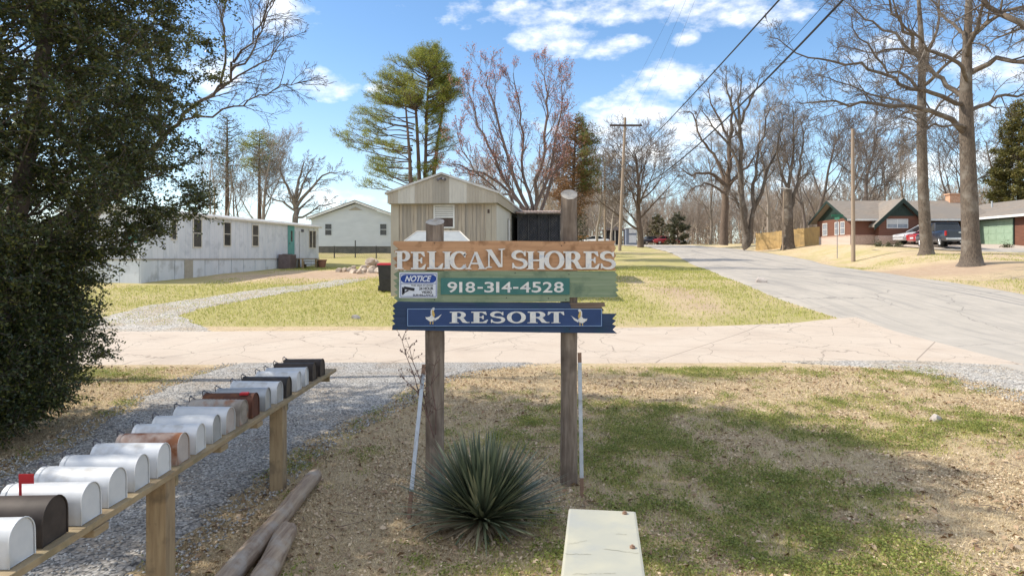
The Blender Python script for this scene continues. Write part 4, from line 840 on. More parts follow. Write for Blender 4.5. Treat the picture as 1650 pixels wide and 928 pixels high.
# chain link fence in front of it
t = thing('chain_link_fence', 'low dark chain link fence in front of the white house', 'fence', (PX(505, 52), 52, 0)); x0 = PX(505, 52)
M_fw = pm('fence_wire', (.10, .10, .10), None, 8, .6, metal=.4)
ft = PZ(398, 52); xe = PX(640, 52)
mb = MB(); mb.tube([(0, 0, ft), (xe-x0, 0, ft)], .03, 6); mb.obj('top_rail', M_fw, t)
for k in range(5): x_ = (xe-x0)*k/4; mb = MB(); mb.tube([(x_, 0, G(x0+x_, 52)-.2), (x_, 0, ft+(.5 if k == 2 else .08))], .045, 6); mb.obj('post', M_fw, t)
mb = MB(); n = int((xe-x0)/.16); hgt = ft-G(x0, 52)
for k in range(-6, n+6):
    for s in (1, -1):
        xa = k*.16; xb = xa+s*hgt; za, zb = ft-hgt, ft
        if xa < 0 or xa > xe-x0: continue
        if xb > xe-x0: f_ = (xe-x0-xa)/(xb-xa); xb = xe-x0; zb = za+(zb-za)*f_
        if xb < 0: f_ = (0-xa)/(xb-xa); xb = 0; zb = za+(zb-za)*f_
        mb.tube([(xa, 0, za), (xb, 0, zb)], .008, 3, False)
mb.obj('wire_mesh', M_fw, t)
# rock pile
rr = random.Random(12); rs = [(546, 420, 3), (556, 424, 3), (563, 419, 2.8), (571, 424, 3.2), (580, 421, 3), (588, 424, 3.4), (597, 421, 3.6), (606, 424, 3.4), (616, 421, 3.2), (585, 415, 3), (595, 412, 3.6), (603, 408, 4.2), (611, 412, 3.6), (600, 416, 3.6), (620, 413, 3.6), (570, 416, 2.4), (612, 418, 3.8), (590, 419, 3), (598, 404.5, 4.4), (622, 424, 3)]
for i, (px, py, s) in enumerate(rs):
    Y = 39+rr.uniform(-1.2, 1.2)+(2 if py < 414 else 0); zg = G(PX(px, Y), Y); z = max(zg+.08, zg+(422-py)*.034)
    rock((PX(px, Y), Y, z), s*.085, 20+i, 'broken stone in the pile of rubble beside the white house', M_rockp, 'stones in the rubble pile', .62)
# --- beige home in the middle
X0, Y0 = -.60, 26.3; ud = Vector((.10, .995)).normalized(); rz = math.atan2(-ud.x, ud.y); z0 = .8; t = thing('beige_home', 'beige and grey wood fronted home with a striped metal gable behind the sign', 'mobile home', (X0, Y0, z0), rz); bh = t
Wd, L_ = 4.15, 13.0; ez = 4.88-z0; apex = 5.56-z0; fb = 4.48-z0
M_beige = pm('beige_metal', (.44, .40, .33), (.39, .35, .29), 4, .6, (1, 1, .3), .05); M_beigel = pm('pale_beige_metal', (.56, .54, .48), (.50, .48, .43), 4, .6, (1, 1, .3), .05)
m, nt, b = newmat('grey_planks'); b.inputs['Roughness'].default_value = .85; v = coords(nt, (1, 1, 1))
bt = nt.nodes.new('ShaderNodeTexNoise'); bt.inputs['Scale'].default_value = 1; bt.inputs['Detail'].default_value = 6; nt.links.new(coords(nt, (7, .5, .12)), bt.inputs[0])
gr = nt.nodes.new('ShaderNodeTexNoise'); gr.inputs['Scale'].default_value = 1; gr.inputs['Detail'].default_value = 8; nt.links.new(coords(nt, (40, 1, 1.4)), gr.inputs[0])
c = mixc(nt, ramp(nt, bt.outputs['Fac'], .38, .62), (.30, .27, .235), (.46, .39, .31)); c = mixc(nt, ramp(nt, gr.outputs['Fac'], .5, .75), c, (.20, .17, .145)); nt.links.new(c, b.inputs['Base Color']); bump(nt, b, gr.outputs['Fac'], .4, .01); M_plank = m
mb = MB(); mb.box(-Wd+.02, -.02, .02, L_, -.8, ez-.05); mb.obj('wall', M_beigel, t)
# front planks with battens
mb = MB(); k = -Wd+.33; i = 0
while k < -.42: w_ = .145+.02*math.sin(i*2.3); mb.box(k+.004, k+w_-.004, -.02-.006*(i % 2), .019, -.6, fb+.02); k += w_; i += 1
mb.obj('front_planks', M_plank, t)
mb = MB(); mb.box(-Wd, -Wd+.32, -.045, .018, -.8, fb+.02); mb.obj('corner_panel', M_beige, t)
mb = MB(); mb.box(-.40, -.20, -.045, .018, -.8, fb+.02); mb.box(-.19, .0, -.05, .02, -.8, fb+.02); mb.obj('corner_panel', M_beige, t)
# striped gable fascia
stripes = [(-Wd-.05, -3.78, 0), (-3.78, -3.12, 1), (-3.12, -2.42, 0), (-2.42, -1.78, 2), (-1.78, -1.10, 1), (-1.10, -.42, 0), (-.42, .06, 0)]; M_tanm = pm('tan_metal', (.36, .33, .28), (.33, .30, .25), 4, .6, (1, 1, .3), .05)
mi = -Wd/2
def rz_(x): return apex-(apex-ez)*abs(x-mi)/(Wd/2+.05)
fa = thing_fascia = MB(); fa.box(-Wd-.05, .06, -.33, -.31, fb, fb+.05)
o = fa.obj('gable_fascia', M_beige, t); MS = [M_beige, M_beigel, M_tanm]
for a, b_, q in stripes:
    mb = MB(); pts = [(a+.002, fb), (b_-.002, fb), (b_-.002, rz_(b_))]+([(mi, apex)] if a < mi < b_ else [])+[(a+.002, rz_(a))]; mb.prism(pts, -.35-.002*q, -.312)
    n = int((b_-a)/.11)
    for j in range(1, n): xx = a+j*.11; mb.box(xx-.008, xx+.008, -.362, -.3505-.002*q, fb+.01, rz_(xx)-.03)
    mb.obj('metal_stripe', MS[q], o)
mb = MB(); mb.box(-Wd, -.0, -.31, -.0, fb-.02, fb); mb.obj('soffit', M_tanm, t)
mb = MB(); mb.prism([(-Wd-.14, ez-.05), (mi, apex+.02), (.14, ez-.05), (.14, ez+.03), (mi, apex+.10), (-Wd-.14, ez+.03)], -.42, L_+.1); mb.obj('roof', M_roofw, t)
mb = MB(); mb.box(.07, .10, -.35, L_, fb-.0, ez-.03); 
for k in range(60): mb.box(.10, .112, -.3+k*.22, -.28+k*.22, fb+.01, ez-.05)
mb.obj('side_fascia', M_beige, t)
mb = MB(); mb.box(-.019, .004, 4.3, 5.2, .9, 3.3); d = mb.obj('side_door', pm('door_white', (.7, .7, .68)), t); mb = MB(); mb.box(.004, .012, 4.22, 4.29, .9, 3.35); mb.box(.004, .012, 5.21, 5.28, .9, 3.35); mb.obj('door_frame', M_dkwood, d)
win_y(t, PX(697, 26.4)-X0+.02, PX(731.5, 26.4)-X0+.02, PZ(368, 26.4)-z0, PZ(330, 26.4)-z0, -.03, pm('window_white', (.72, .72, .70)), M_dkwood, hb=(.47,), blind=.47)
mb = MB(); mb.box(-.34, -.26, -.052, -.046, PZ(344, 26.4)-z0, PZ(338, 26.4)-z0); mb.obj('house_number_plate', M_dkwood, t)
mb = MB(); lz = apex-.14; mb.tube([(mi+.02, -.36, lz), (mi+.02, -.46, lz)], .05, 8); mb.tube([(mi-.02, -.44, lz), (mi-.12, -.54, lz-.06)], [.03, .07], 8); mb.tube([(mi+.06, -.44, lz), (mi+.16, -.54, lz-.06)], [.03, .07], 8); mb.obj('flood_lamp', M_latch, t)
# pale hip shaped canopy under its window
cyy = 24.3; t = thing('metal_canopy', 'low white hip topped canopy standing below the window of the beige home', 'canopy', (PX(704, cyy), cyy, G(PX(704, cyy), cyy)))
def C_(px, py, Y): return (PX(px, Y)-PX(704, cyy), Y-cyy, PZ(py, Y)-G(PX(704, cyy), cyy))
A_ = [C_(651, 388.5, 23.7), C_(757, 388.5, 23.7), C_(757, 390, 25.4), C_(651, 390, 25.4)]; B_ = [C_(672, 373, 24.3), C_(741, 373, 24.3), C_(741, 373, 24.9), C_(672, 373, 24.9)]
mb = MB(); mb.add(A_+B_, [(0, 1, 5, 4), (1, 2, 6, 5), (2, 3, 7, 6), (3, 0, 4, 7), (4, 5, 6, 7), (3, 2, 1, 0)]); mb.obj('canopy_top', pm('canopy_white', (.36, .38, .38), (.31, .33, .34), 4, .5), t)
mb = MB(); [mb.tube([A_[i], B_[i]], .02, 5) for i in range(4)]; mb.tube([B_[0], B_[1]], .02, 5); mb.obj('edge_trim', M_trim, t)
for a in A_: mb = MB(); mb.tube([(a[0]*.97, a[1]*.97, -.1), (a[0]*.97, a[1]*.97, a[2])], .04, 6); mb.obj('leg', M_galv, t)
# dark lattice sided shed
sy = 32.0; z0 = G(PX(868, sy), sy); xa, xb = PX(833, sy), PX(904, sy); t = thing('lattice_shed', 'dark blue grey lattice sided shed attached beside the beige home', 'shed', ((xa+xb)/2, sy, z0)); hw = (xb-xa)/2; zt = PZ(345, sy)-z0
M_dslat = pm('dark_blue_paint', (.055, .06, .075), (.10, .10, .12), 4, .7, c3=(.14, .13, .13), s3=2); M_dback = pm('dark_lining', (.045, .045, .05), (.08, .08, .085), 3, .9)
mb = MB(); mb.box(-hw+.03, hw-.03, .06, 3.5, -.3, zt); mb.obj('inner_wall', M_dback, t)
mb = MB()
for i in range(-20, 44):
    for s in (1, -1):
        xs = -hw+i*.13; pts = []; xa_, za_ = xs, .0; xb_, zb_ = xs+s*zt, zt
        def cl_(x, z, x2, z2, lim): f_ = (lim-x)/(x2-x); return lim, z+(z2-z)*f_
        lo, hi = -hw+.04, hw-.04
        if max(xa_, xb_) < lo or min(xa_, xb_) > hi: continue
        p = [xa_, za_, xb_, zb_]
        if p[0] < lo: p[0], p[1] = cl_(xa_, za_, xb_, zb_, lo)
        if p[0] > hi: p[0], p[1] = cl_(xa_, za_, xb_, zb_, hi)
        if p[2] < lo: p[2], p[3] = cl_(xa_, za_, xb_, zb_, lo)
        if p[2] > hi: p[2], p[3] = cl_(xa_, za_, xb_, zb_, hi)
        mb.tube([(p[0], .035 if s > 0 else .045, p[1]), (p[2], .035 if s > 0 else .045, p[3])], .014, 4, False)
mb.obj('lattice', M_dslat, t)
for k in range(5): x_ = -hw+.05+(2*hw-.1)*k/4; mb = MB(); mb.box(x_-.03, x_+.03, -.02, .03, -.3, zt); mb.obj('post', M_dback, t)
mb = MB(); mb.box(-hw, hw, -.022, .032, zt*.42, zt*.42+.06); mb.box(-hw, hw, -.024, .034, zt-.06, zt+.02); mb.obj('rail', M_dback, t)
mb = MB(); vs = [(-hw-.05, -.35, zt+.02), (hw+.12, -.35, zt+.02), (hw+.12, 3.7, zt+.35), (-hw-.05, 3.7, zt+.35)]; mb.add(vs+[(a, b_, c_+.06) for a, b_, c_ in vs], [(3, 2, 1, 0), (4, 5, 6, 7), (0, 1, 5, 4), (1, 2, 6, 5), (2, 3, 7, 6), (3, 0, 4, 7)])
for k in range(14): x_ = -hw+k*.155; mb.tube([(x_, -.36, zt+.085), (x_, 3.7, zt+.415)], .02, 4)
mb.obj('roof', pm('rusty_roof', (.22, .15, .12), (.32, .27, .25), 3, .7), t)
# wheelie bin
by = 28.0; bx = PX(622, by); t = thing('wheelie_bin', 'black wheeled rubbish bin with a red lid on the lawn left of the sign', 'rubbish bin', (bx, by, G(bx, by)), R(8)); bh_ = PZ(424, by)-G(bx, by)
def taper(mb, w0, d0, w1, d1, z0_, z1, b=.0): mb.add([(-w0, -d0, z0_), (w0, -d0, z0_), (w0, d0, z0_), (-w0, d0, z0_), (-w1, -d1, z1), (w1, -d1, z1), (w1, d1, z1), (-w1, d1, z1)], [(3, 2, 1, 0), (4, 5, 6, 7), (0, 1, 5, 4), (1, 2, 6, 5), (2, 3, 7, 6), (3, 0, 4, 7)])
M_bin = pm('bin_plastic', (.035, .035, .04), (.05, .05, .055), 8, .5); M_binr = pm('bin_lid_red', (.42, .03, .04), (.36, .03, .04), 8, .45)
mb = MB(); taper(mb, .24, .26, .31, .35, .04, bh_*.93); taper(mb, .33, .37, .34, .38, bh_*.86, bh_*.93); mb.box(-.12, .12, -.335, -.30, .5, .53); mb.obj('body', M_bin, t)
mb = MB(); taper(mb, .36, .41, .33, .36, bh_*.935, bh_*.985); taper(mb, .30, .33, .24, .26, bh_*.986, bh_*1.01); mb.tube([(-.3, .42, bh_*.95), (.3, .42, bh_*.95)], .02, 6); mb.obj('lid', M_binr, t)
for s in (-1, 1): mb = MB(); mb.tube([(s*.27, .27, .12), (s*.33, .27, .12)], .12, 14); mb.obj('wheel', M_bin, t)
# ---------------------------------------------------------------- brick and timber house on the right
ox, oy = 30.9, 62.3; z0 = 3.45; t = thing('brick_house', 'long low red brown house with green trim and a steep front gable across the road', 'house', (ox, oy, z0)); H = t
M_redw = pm('red_timber', (.19, .085, .055), (.13, .06, .042), 3, .7, (.4, .4, 6), .4, .01); M_brickp = pm('pink_brick', (.40, .24, .19), (.46, .30, .24), 5, .9)
m, nt, b = newmat('brick_base'); b.inputs['Roughness'].default_value = .9
bk = nt.nodes.new('ShaderNodeTexBrick'); bk.inputs['Scale'].default_value = 4.2; bk.inputs['Color1'].default_value = (.38, .24, .19, 1); bk.inputs['Color2'].default_value = (.52, .36, .28, 1); bk.inputs['Mortar'].default_value = (.5, .45, .4, 1); bk.inputs['Mortar Size'].default_value = .025
mp = nt.nodes.new('ShaderNodeMapping'); mp.inputs['Rotation'].default_value = (R(90), 0, 0); tcc = nt.nodes.new('ShaderNodeTexCoord'); nt.links.new(tcc.outputs['Object'], mp.inputs[0]); nt.links.new(mp.outputs[0], bk.inputs[0]); nt.links.new(bk.outputs[0], b.inputs['Base Color']); M_brick = m
M_chim = pm('chimney_brick', (.50, .27, .16), (.60, .38, .26), 7, .9)
m, nt, b = newmat('shingles'); b.inputs['Roughness'].default_value = .9; v = coords(nt); f = nz(nt, coords(nt, (1, 1, 6)), 2.2, 6, .7); g = nz(nt, v, .5, 4); c = mixc(nt, ramp(nt, f, .35, .65), (.20, .165, .135), (.29, .245, .20)); c = mixc(nt, ramp(nt, g, .4, .6), c, (.22, .195, .17)); nt.links.new(c, b.inputs['Base Color']); bump(nt, b, f, .5, .03); M_shin = m
M_dgreen = pm('dark_green_paint', (.018, .034, .028), (.024, .042, .035), 4, .6); M_ggreen = pm('garage_green', (.26, .36, .26), (.30, .40, .30), 3, .6); M_winw = pm('frame_white', (.75, .75, .73)); M_pane = pm('house_pane', (.20, .22, .26), (.32, .34, .38), 2, .2, spec=.6)
eh, rh, D = 2.60, 4.25, 6.8; W1 = 11.9
rm = D/2
def xprism(mb, poly, x0, x1): # poly in (y,z) extruded along x
    n = len(poly); vs = [(x0, y, z) for y, z in poly]+[(x1, y, z) for y, z in poly]; mb.add(vs, [tuple(range(n))[::-1], tuple(range(n, 2*n))]+[(i, (i+1) % n, n+(i+1) % n, n+i) for i in range(n)])
mb = MB(); mb.box(0, 5.3, 0, D, .95, eh); mb.box(5.305, W1, 2.2, D-.003, -.3, eh-.003); mb.obj('wall', M_redw, H)
mb = MB(); mb.box(-.06, 5.36, -.06, D+.06, -.8, .95); mb.obj('brick_base', M_brick, H)
mb = MB(); mb.box(-.09, 5.38, -.09, D+.09, .95, 1.02); mb.obj('base_cap', M_brickp, H)
mb = MB(); xprism(mb, [(.02, eh), (D-.02, eh), (rm, rh-.12)], .01, .16); [mb.box(-.012, .01, .4+k*.28, .42+k*.28, eh, eh+.35+.3*(1-abs(k-9)/9.)) for k in range(19)]; mb.obj('gable_boards', M_dgreen, H)
mb = MB(); ov = .55; sl = (rh-eh)/rm; xprism(mb, [(-ov, eh-ov*sl), (rm, rh), (D+ov, eh-ov*sl), (D+ov, eh-ov*sl+.14), (rm, rh+.16), (-ov, eh-ov*sl+.14)], -.6, 13.0)
mb.obj('roof', M_shin, H)
mb = MB(); xprism(mb, [(-ov-.03, eh-ov*sl-.10), (rm, rh-.09), (D+ov+.03, eh-ov*sl-.10), (D+ov+.03, eh-ov*sl+.13), (rm, rh+.15), (-ov-.03, eh-ov*sl+.13)], -.66, -.602); mb.obj('barge_board', M_dgreen, H)
mb = MB(); mb.box(-.6, 11.0, -ov-.05, -ov-.003, eh-ov*sl-.06, eh-ov*sl+.12); mb.obj('gutter', M_winw, H)
# left end windows
for y_, w_ in ((1.1, .75), (2.2, .75), (4.6, .9)):
    g = MB(); g.box(-.02, .005, y_, y_+w_, 1.15, 2.25); w = g.obj('window', M_pane, H); f = MB()
    for q in ((y_-.05, y_+w_+.05, 2.25, 2.31), (y_-.05, y_+w_+.05, 1.09, 1.15), (y_-.05, y_, 1.15, 2.25), (y_+w_, y_+w_+.05, 1.15, 2.25), (y_, y_+w_, 1.68, 1.72)): f.box(-.05, -.005, *q)
    f.obj('frame', M_winw, w)
# steep front gable
gx0, gx1 = PX(1407, 61.5)-ox, PX(1499, 61.5)-ox; gm = (gx0+gx1)/2; gzt = PZ(323, 61.0)-z0; gzb = PZ(366, 61.0)-z0; gs = (gzt-gzb)/(gx1-gm)
mb = MB(); mb.prism([(gx0+.55, -.2), (gx1-.55, -.2), (gx1-.55, gzb+.45*gs), (gm, gzt-.2), (gx0+.55, gzb+.45*gs)], -.75, -.1); mb.obj('gable_wall', M_redw, H)
mb = MB(); mb.box(gx0+.5, gx1-.5, -.80, -.1, -.7, .93); mb.obj('brick_base', M_brick, H)
mb = MB(); zb_ = PZ(352.5, 61.4)-z0+.25; hwid = (gzt-.25-zb_)/gs; mb.prism([(gm-hwid, zb_), (gm+hwid, zb_), (gm, gzt-.22)], -.79, -.751); [mb.box(gm-hwid+.1+k*.2, gm-hwid+.12+k*.2, -.8, -.791, zb_-.0, zb_+max(.02, (hwid-abs(-hwid+.1+k*.2))*gs-.1)) for k in range(int(hwid*2/.2)-1)]; mb.obj('gable_boards', M_dgreen, H)
mb = MB(); mb.prism([(gx0, gzb), (gm, gzt), (gx1, gzb), (gx1, gzb+.2), (gm, gzt+.22), (gx0, gzb+.2)], -1.05, 2.6); mb.obj('gable_roof', M_shin, H)
mb = MB(); mb.prism([(gx0-.04, gzb-.24), (gm, gzt-.18), (gx1+.04, gzb-.24), (gx1+.04, gzb+.19), (gm, gzt+.21), (gx0-.04, gzb+.19)], -1.13, -1.053); mb.obj('barge_board', M_dgreen, H)
wx0, wx1 = PX(1429, 61.5)-ox, PX(1463.5, 61.5)-ox; win_y(H, wx0, wx1, PZ(368, 61.5)-z0, PZ(353, 61.5)-z0, -.75, M_winw, M_pane, vb=(.5,), hb=(.5,), t=.05, blind=.5)
# recessed porch: dark wall, window, posts
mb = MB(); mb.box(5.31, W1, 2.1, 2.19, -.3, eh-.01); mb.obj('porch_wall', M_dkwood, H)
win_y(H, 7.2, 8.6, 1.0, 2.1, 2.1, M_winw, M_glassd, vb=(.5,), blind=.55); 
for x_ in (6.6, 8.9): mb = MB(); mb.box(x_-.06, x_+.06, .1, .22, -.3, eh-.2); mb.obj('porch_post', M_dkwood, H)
# garage wing coming forward
GX, gy0 = 42.6-ox, 56.1-oy; M_cgold = pm('post_gold', (.46, .35, .16), (.4, .3, .14))
mb = MB(); mb.box(GX+.02, GX+11, gy0, D, -.6, eh-.02); mb.obj('garage_wall', M_redw, H)
mb = MB(); y0g, y1g = 58.0-oy, 62.2-oy; mb.box(GX-.03, GX+.02, y0g, y1g, -.3, 2.25)
for k in range(4):
    for j in range(4): mb.box(GX-.05, GX-.031, y0g+.08+j*.97, y0g+.92+j*.97, -.15+k*.6, .33+k*.6)
mb.obj('garage_door', M_ggreen, H)
mb = MB(); mb.box(GX-.06, GX+.0, y0g-.14, y0g-.01, -.3, 2.4); mb.box(GX-.06, GX, y1g+.01, y1g+.14, -.3, 2.4); mb.box(GX-.062, GX, y0g-.14, y1g+.14, 2.27, 2.4); mb.obj('garage_frame', M_dgreen, H)
mb = MB(); mb.box(GX-.10, GX+.12, gy0-.08, gy0+.14, -.6, eh-.1); mb.obj('corner_post', M_cgold, H)
mb = MB(); gmx = GX+5.5; mb.prism([(GX-.7, eh-.22), (gmx, rh+.0), (GX+11.7, eh-.22), (GX+11.7, eh-.08), (gmx, rh+.14), (GX-.7, eh-.08)], gy0-.6, D+.5); mb.obj('garage_roof', M_shin, H)
mb = MB(); mb.box(GX-.75, GX-.702, gy0-.6, -ov, eh-.26, eh-.06); mb.obj('gutter', M_winw, H)
mb = MB(); mb.prism([(GX-.75, eh-.34), (gmx, rh-.10), (GX+11.75, eh-.34), (GX+11.75, eh-.1), (gmx, rh+.13), (GX-.75, eh-.1)], gy0-.66, gy0-.602); mb.obj('barge_board', M_dgreen, H)
mb = MB(); cxh = PX(1539, 65.3)-ox; mb.box(cxh-.55, cxh+.55, 2.9, 3.6, 2.5, PZ(314, 65.3)-z0); ch = mb.obj('chimney', M_chim, H); mb = MB(); mb.box(cxh-.66, cxh+.66, 2.8, 3.7, PZ(314, 65.3)-z0, PZ(312, 65.3)-z0); mb.obj('chimney_cap', M_chim, ch)
mb = MB(); px_ = PX(1602, 65.2)-ox; mb.tube([(px_, 3.2, 3.6), (px_, 3.2, 4.35)], .08, 8); mb.obj('roof_vent', M_galv, H)
# board fence left of the house
def board_fence(x0, y0, x1, y1, h, label, mat, name='board_fence'):
    t = thing(name, label, 'fence', (x0, y0, 0)); L_ = math.hypot(x1-x0, y1-y0); n = int(L_/.16); mb = MB(); rr = random.Random(int(x0*7)); a = math.atan2(y1-y0, x1-x0); M_ = Matrix.Rotation(a, 4, 'Z')
    for k in range(n):
        s = k*L_/n; x = x0+math.cos(a)*s; y = y0+math.sin(a)*s; g = G(x, y); hh = h+rr.uniform(-.03, .03); mb.box(s, s+.15, -.012+rr.uniform(0, .01), .012, g-.05, g+hh, M_)
    mb.obj('boards', mat, t)
    for k in range(int(L_/2.4)+1):
        s = k*2.4; x = x0+math.cos(a)*s; y = y0+math.sin(a)*s; g = G(x, y); mb = MB(); mb.box(s-.05, s+.05, .03, .13, g-.1, g+h+.05, M_); mb.obj('post', mat, t)
    return t
M_fence = pm('cedar_fence', (.52, .36, .16), (.42, .28, .12), 4, .8, (6, 6, .4), .2, c3=(.34, .24, .12), s3=1); M_fence2 = pm('orange_fence', (.42, .22, .09), (.34, .17, .07), 4, .8)
board_fence(PX(1218, 74), 74, PX(1332, 68), 68, 1.85, 'tall golden brown board fence between the stump and the brick house', M_fence)
board_fence(PX(930, 108), 108, PX(968, 112), 112, 1.6, 'low orange brown board fence beyond the right end of the sign', M_fence2)
# ---------------------------------------------------------------- vehicles
M_tyre = pm('tyre', (.02, .02, .02), None, 10, .8); M_rim = pm('wheel_rim', (.55, .56, .58), None, 10, .3, metal=.8); M_carg = pm('car_glass', (.02, .025, .03), None, 3, .08, bs=0, spec=.7)
M_tail = pm('tail_light', (.45, .02, .02), None, 5, .3, bs=0); M_head = pm('head_light', (.75, .76, .78), None, 5, .2, bs=0); M_chrome = pm('chrome', (.6, .6, .62), None, 5, .2, metal=.9, bs=0); M_plast = pm('black_trim', (.03, .03, .03), None, 5, .6)
def carpaint(name, c): return pm(name, c, tuple(x*.95 for x in c), 3, .28, bs=0, coat=.6, spec=.5)
def loft(mb, sections, smooth=True):
    # sections: (x, [(y, z)...]) same point count, closed loops
    n = len(sections[0][1]); vs = [(x, y, z) for x, p in sections for y, z in p]
    mb.add(vs, [(i*n+k, i*n+(k+1) % n, (i+1)*n+(k+1) % n, (i+1)*n+k) for i in range(len(sections)-1) for k in range(n)], smooth); mb.add(vs[:n], [tuple(range(n))[::-1]]); mb.add(vs[-n:], [tuple(range(n))])
def wheels(t, xs, w, r_):
    for x in xs:
        for s in (-1, 1):
            mb = MB(); y = s*(w/2-.12); mb.tube([(x, y-.11, r_), (x, y-.09, r_), (x, y+.09, r_), (x, y+.11, r_)], [r_*.9, r_, r_, r_*.9], 22); wh = mb.obj('wheel', M_tyre, t)
            mb = MB(); yo = y+s*.112; mb.tube([(x, yo-.004*s, r_), (x, yo+.006*s, r_)], r_*.62, 18); 
            for k in range(6): a = k*math.pi/3; mb.tube([(x, yo+.01*s, r_), (x+math.cos(a)*r_*.58, yo+.01*s, r_+math.sin(a)*r_*.58)], .03, 4)
            mb.obj('rim', M_rim, wh)
def car(loc, rz, paint, label, kind='sedan', name='parked_car', cat='car'):
    t = thing(name, label, cat, loc, rz)
    if kind == 'pickup':
        Lc, w, r_ = 5.8, 1.98, .40; mb = MB()
        def sec(x, zt, wi=1.0, zb=.45): y = w/2*wi; return (x, [(-y*.96, zb), (y*.96, zb), (y, zb+.15), (y, zt-.18), (y*.95, zt), (-y*.95, zt), (-y, zt-.18), (-y, zb+.15)])
        loft(mb, [sec(2.9, .95, .90, .5), sec(2.75, 1.08, .97), sec(1.3, 1.20), sec(1.2, 1.22), sec(-.85, 1.22)]); loft(mb, [sec(-.9, 1.22), sec(-2.85, 1.24), sec(-2.9, 1.2, .98)])
        mb.obj('body', paint, t)
        mb = MB(); mb.box(-2.8, -.95, -w/2+.09, w/2-.09, 1.235, 1.255); mb.obj('bed_cover', M_plast, t)
        mb = MB(); 
        def cs(x, zt, wi): y = w/2*wi; return (x, [(-w/2*.94, 1.2), (w/2*.94, 1.2), (y, zt), (-y, zt)])
        loft(mb, [cs(1.25, 1.22, .9), cs(.55, 1.80, .80), cs(-.6, 1.84, .80), cs(-.95, 1.26, .9)], False); mb.obj('cab_glass', M_carg, t)
        mb = MB(); mb.bbox(-.66, .60, -w/2*.81, w/2*.81, 1.80, 1.90, .03); 
        for s in (-1, 1):
            for x0, x1 in ((1.25, .58), (-.92, -.60), (.0, -.02)): mb.tube([(x0, s*w/2*.93, 1.22), (x1, s*w/2*.80, 1.83)], .035, 5)
        mb.obj('cab_roof', paint, t)
        mb = MB(); mb.box(-2.925, -2.90, -w/2*.80, w/2*.80, .72, 1.2); mb.box(-2.94, -2.925, -.3, .3, 1.02, 1.10); tg = mb.obj('tailgate', paint, t)
        mb = MB(); mb.add([(-2.945, .13*math.cos(a), 1.06+.05*math.sin(a)) for a in [i*.524 for i in range(12)]], [tuple(range(12))[::-1]]); mb.obj('badge', M_chrome, tg)
        for s in (-1, 1): mb = MB(); mb.bbox(-2.95, -2.80, s*w/2-.10 if s > 0 else s*w/2-.01, s*w/2+.01 if s > 0 else s*w/2+.10, .82, 1.18, .01); mb.obj('tail_light', M_tail, t)
        mb = MB(); mb.bbox(-3.08, -2.88, -w/2*.98, w/2*.98, .50, .68, .03); bp = mb.obj('bumper', M_chrome, t); mb = MB(); mb.box(-3.085, -3.07, -.16, .16, .52, .66); mb.obj('number_plate', M_head, bp)
        mb = MB(); mb.bbox(2.85, 3.0, -w/2*.9, w/2*.9, .42, .7, .03); mb.obj('bumper', M_chrome, t)
        for s in (-1, 1): mb = MB(); mb.bbox(2.8, 2.93, s*.80-.12, s*.80+.12, .75, .95, .02); mb.obj('headlight', M_head, t)
        for s in (-1, 1): mb = MB(); mb.bbox(.95, 1.1, s*1.08-.1, s*1.08+.1, 1.2, 1.4, .02); mb.obj('mirror', M_plast, t)
        wheels(t, (1.9, -1.85), w, r_)
    else:
        Lc, w, r_ = 4.6, 1.8, .33; mb = MB()
        def sec(x, zt, wi=1.0, zb=.28): y = w/2*wi; return (x, [(-y*.94, zb), (y*.94, zb), (y, zb+.2), (y, zt-.16), (y*.88, zt), (-y*.88, zt), (-y, zt-.16), (-y, zb+.2)])
        loft(mb, [sec(2.3, .62, .80, .35), sec(2.15, .74, .92), sec(1.3, .88), sec(.9, .92), sec(-1.5, .98), sec(-2.1, .95, .96), sec(-2.3, .85, .88, .4)]); mb.obj('body', paint, t)
        mb = MB()
        def cs(x, zt, wi): y = w/2*wi; return (x, [(-w/2*.88, .88), (w/2*.88, .88), (y, zt), (-y, zt)])
        loft(mb, [cs(1.15, .90, .86), cs(.25, 1.38, .70), cs(-.9, 1.40, .70), cs(-1.75, .97, .84)], False); mb.obj('glass', M_carg, t)
        mb = MB(); mb.bbox(-.98, .30, -w/2*.71, w/2*.71, 1.37, 1.44, .03)
        for s in (-1, 1):
            for x0, x1 in ((1.15, .26), (-.3, -.3), (-1.75, -.95)): mb.tube([(x0, s*w/2*.87, .92), (x1, s*w/2*.70, 1.40)], .03, 5)
        mb.obj('roof', paint, t)
        for s in (-1, 1):
            mb = MB(); mb.bbox(-2.33, -2.18, s*.62-.16, s*.62+.16, .68, .84, .02); mb.obj('tail_light', M_tail, t)
            mb = MB(); mb.bbox(2.12, 2.27, s*.60-.16, s*.60+.16, .56, .70, .02); mb.obj('headlight', M_head, t)
            mb = MB(); mb.bbox(.75, .9, s*.95-.08, s*.95+.08, .92, 1.04, .02); mb.obj('mirror', M_plast, t)
        mb = MB(); mb.box(-2.345, -2.30, -.22, .22, .52, .64); mb.obj('number_plate', M_head, t); wheels(t, (1.4, -1.4), w, r_)
    return t
def cloc(px, Y): x = PX(px, Y); return (x, Y, G(x, Y)+.05)
P_blue = carpaint('blue_paint', (.012, .02, .042)); P_red = carpaint('red_paint', (.32, .02, .03)); P_sil = carpaint('silver_paint', (.50, .50, .52)); P_wht = carpaint('white_paint', (.72, .72, .72)); P_dk = carpaint('dark_paint', (.03, .035, .05))
x, y = 33.6, 53.2; car((x, y, G(x, y)+.05), R(79), P_blue, 'dark blue pickup truck seen from behind between the two big trunks', 'pickup', 'pickup_truck', 'pickup truck')
x, y = 36.0, 57.6; car((x, y, G(x, y)+.05), R(2), P_red, 'red car parked just left of the blue pickup', 'sedan')
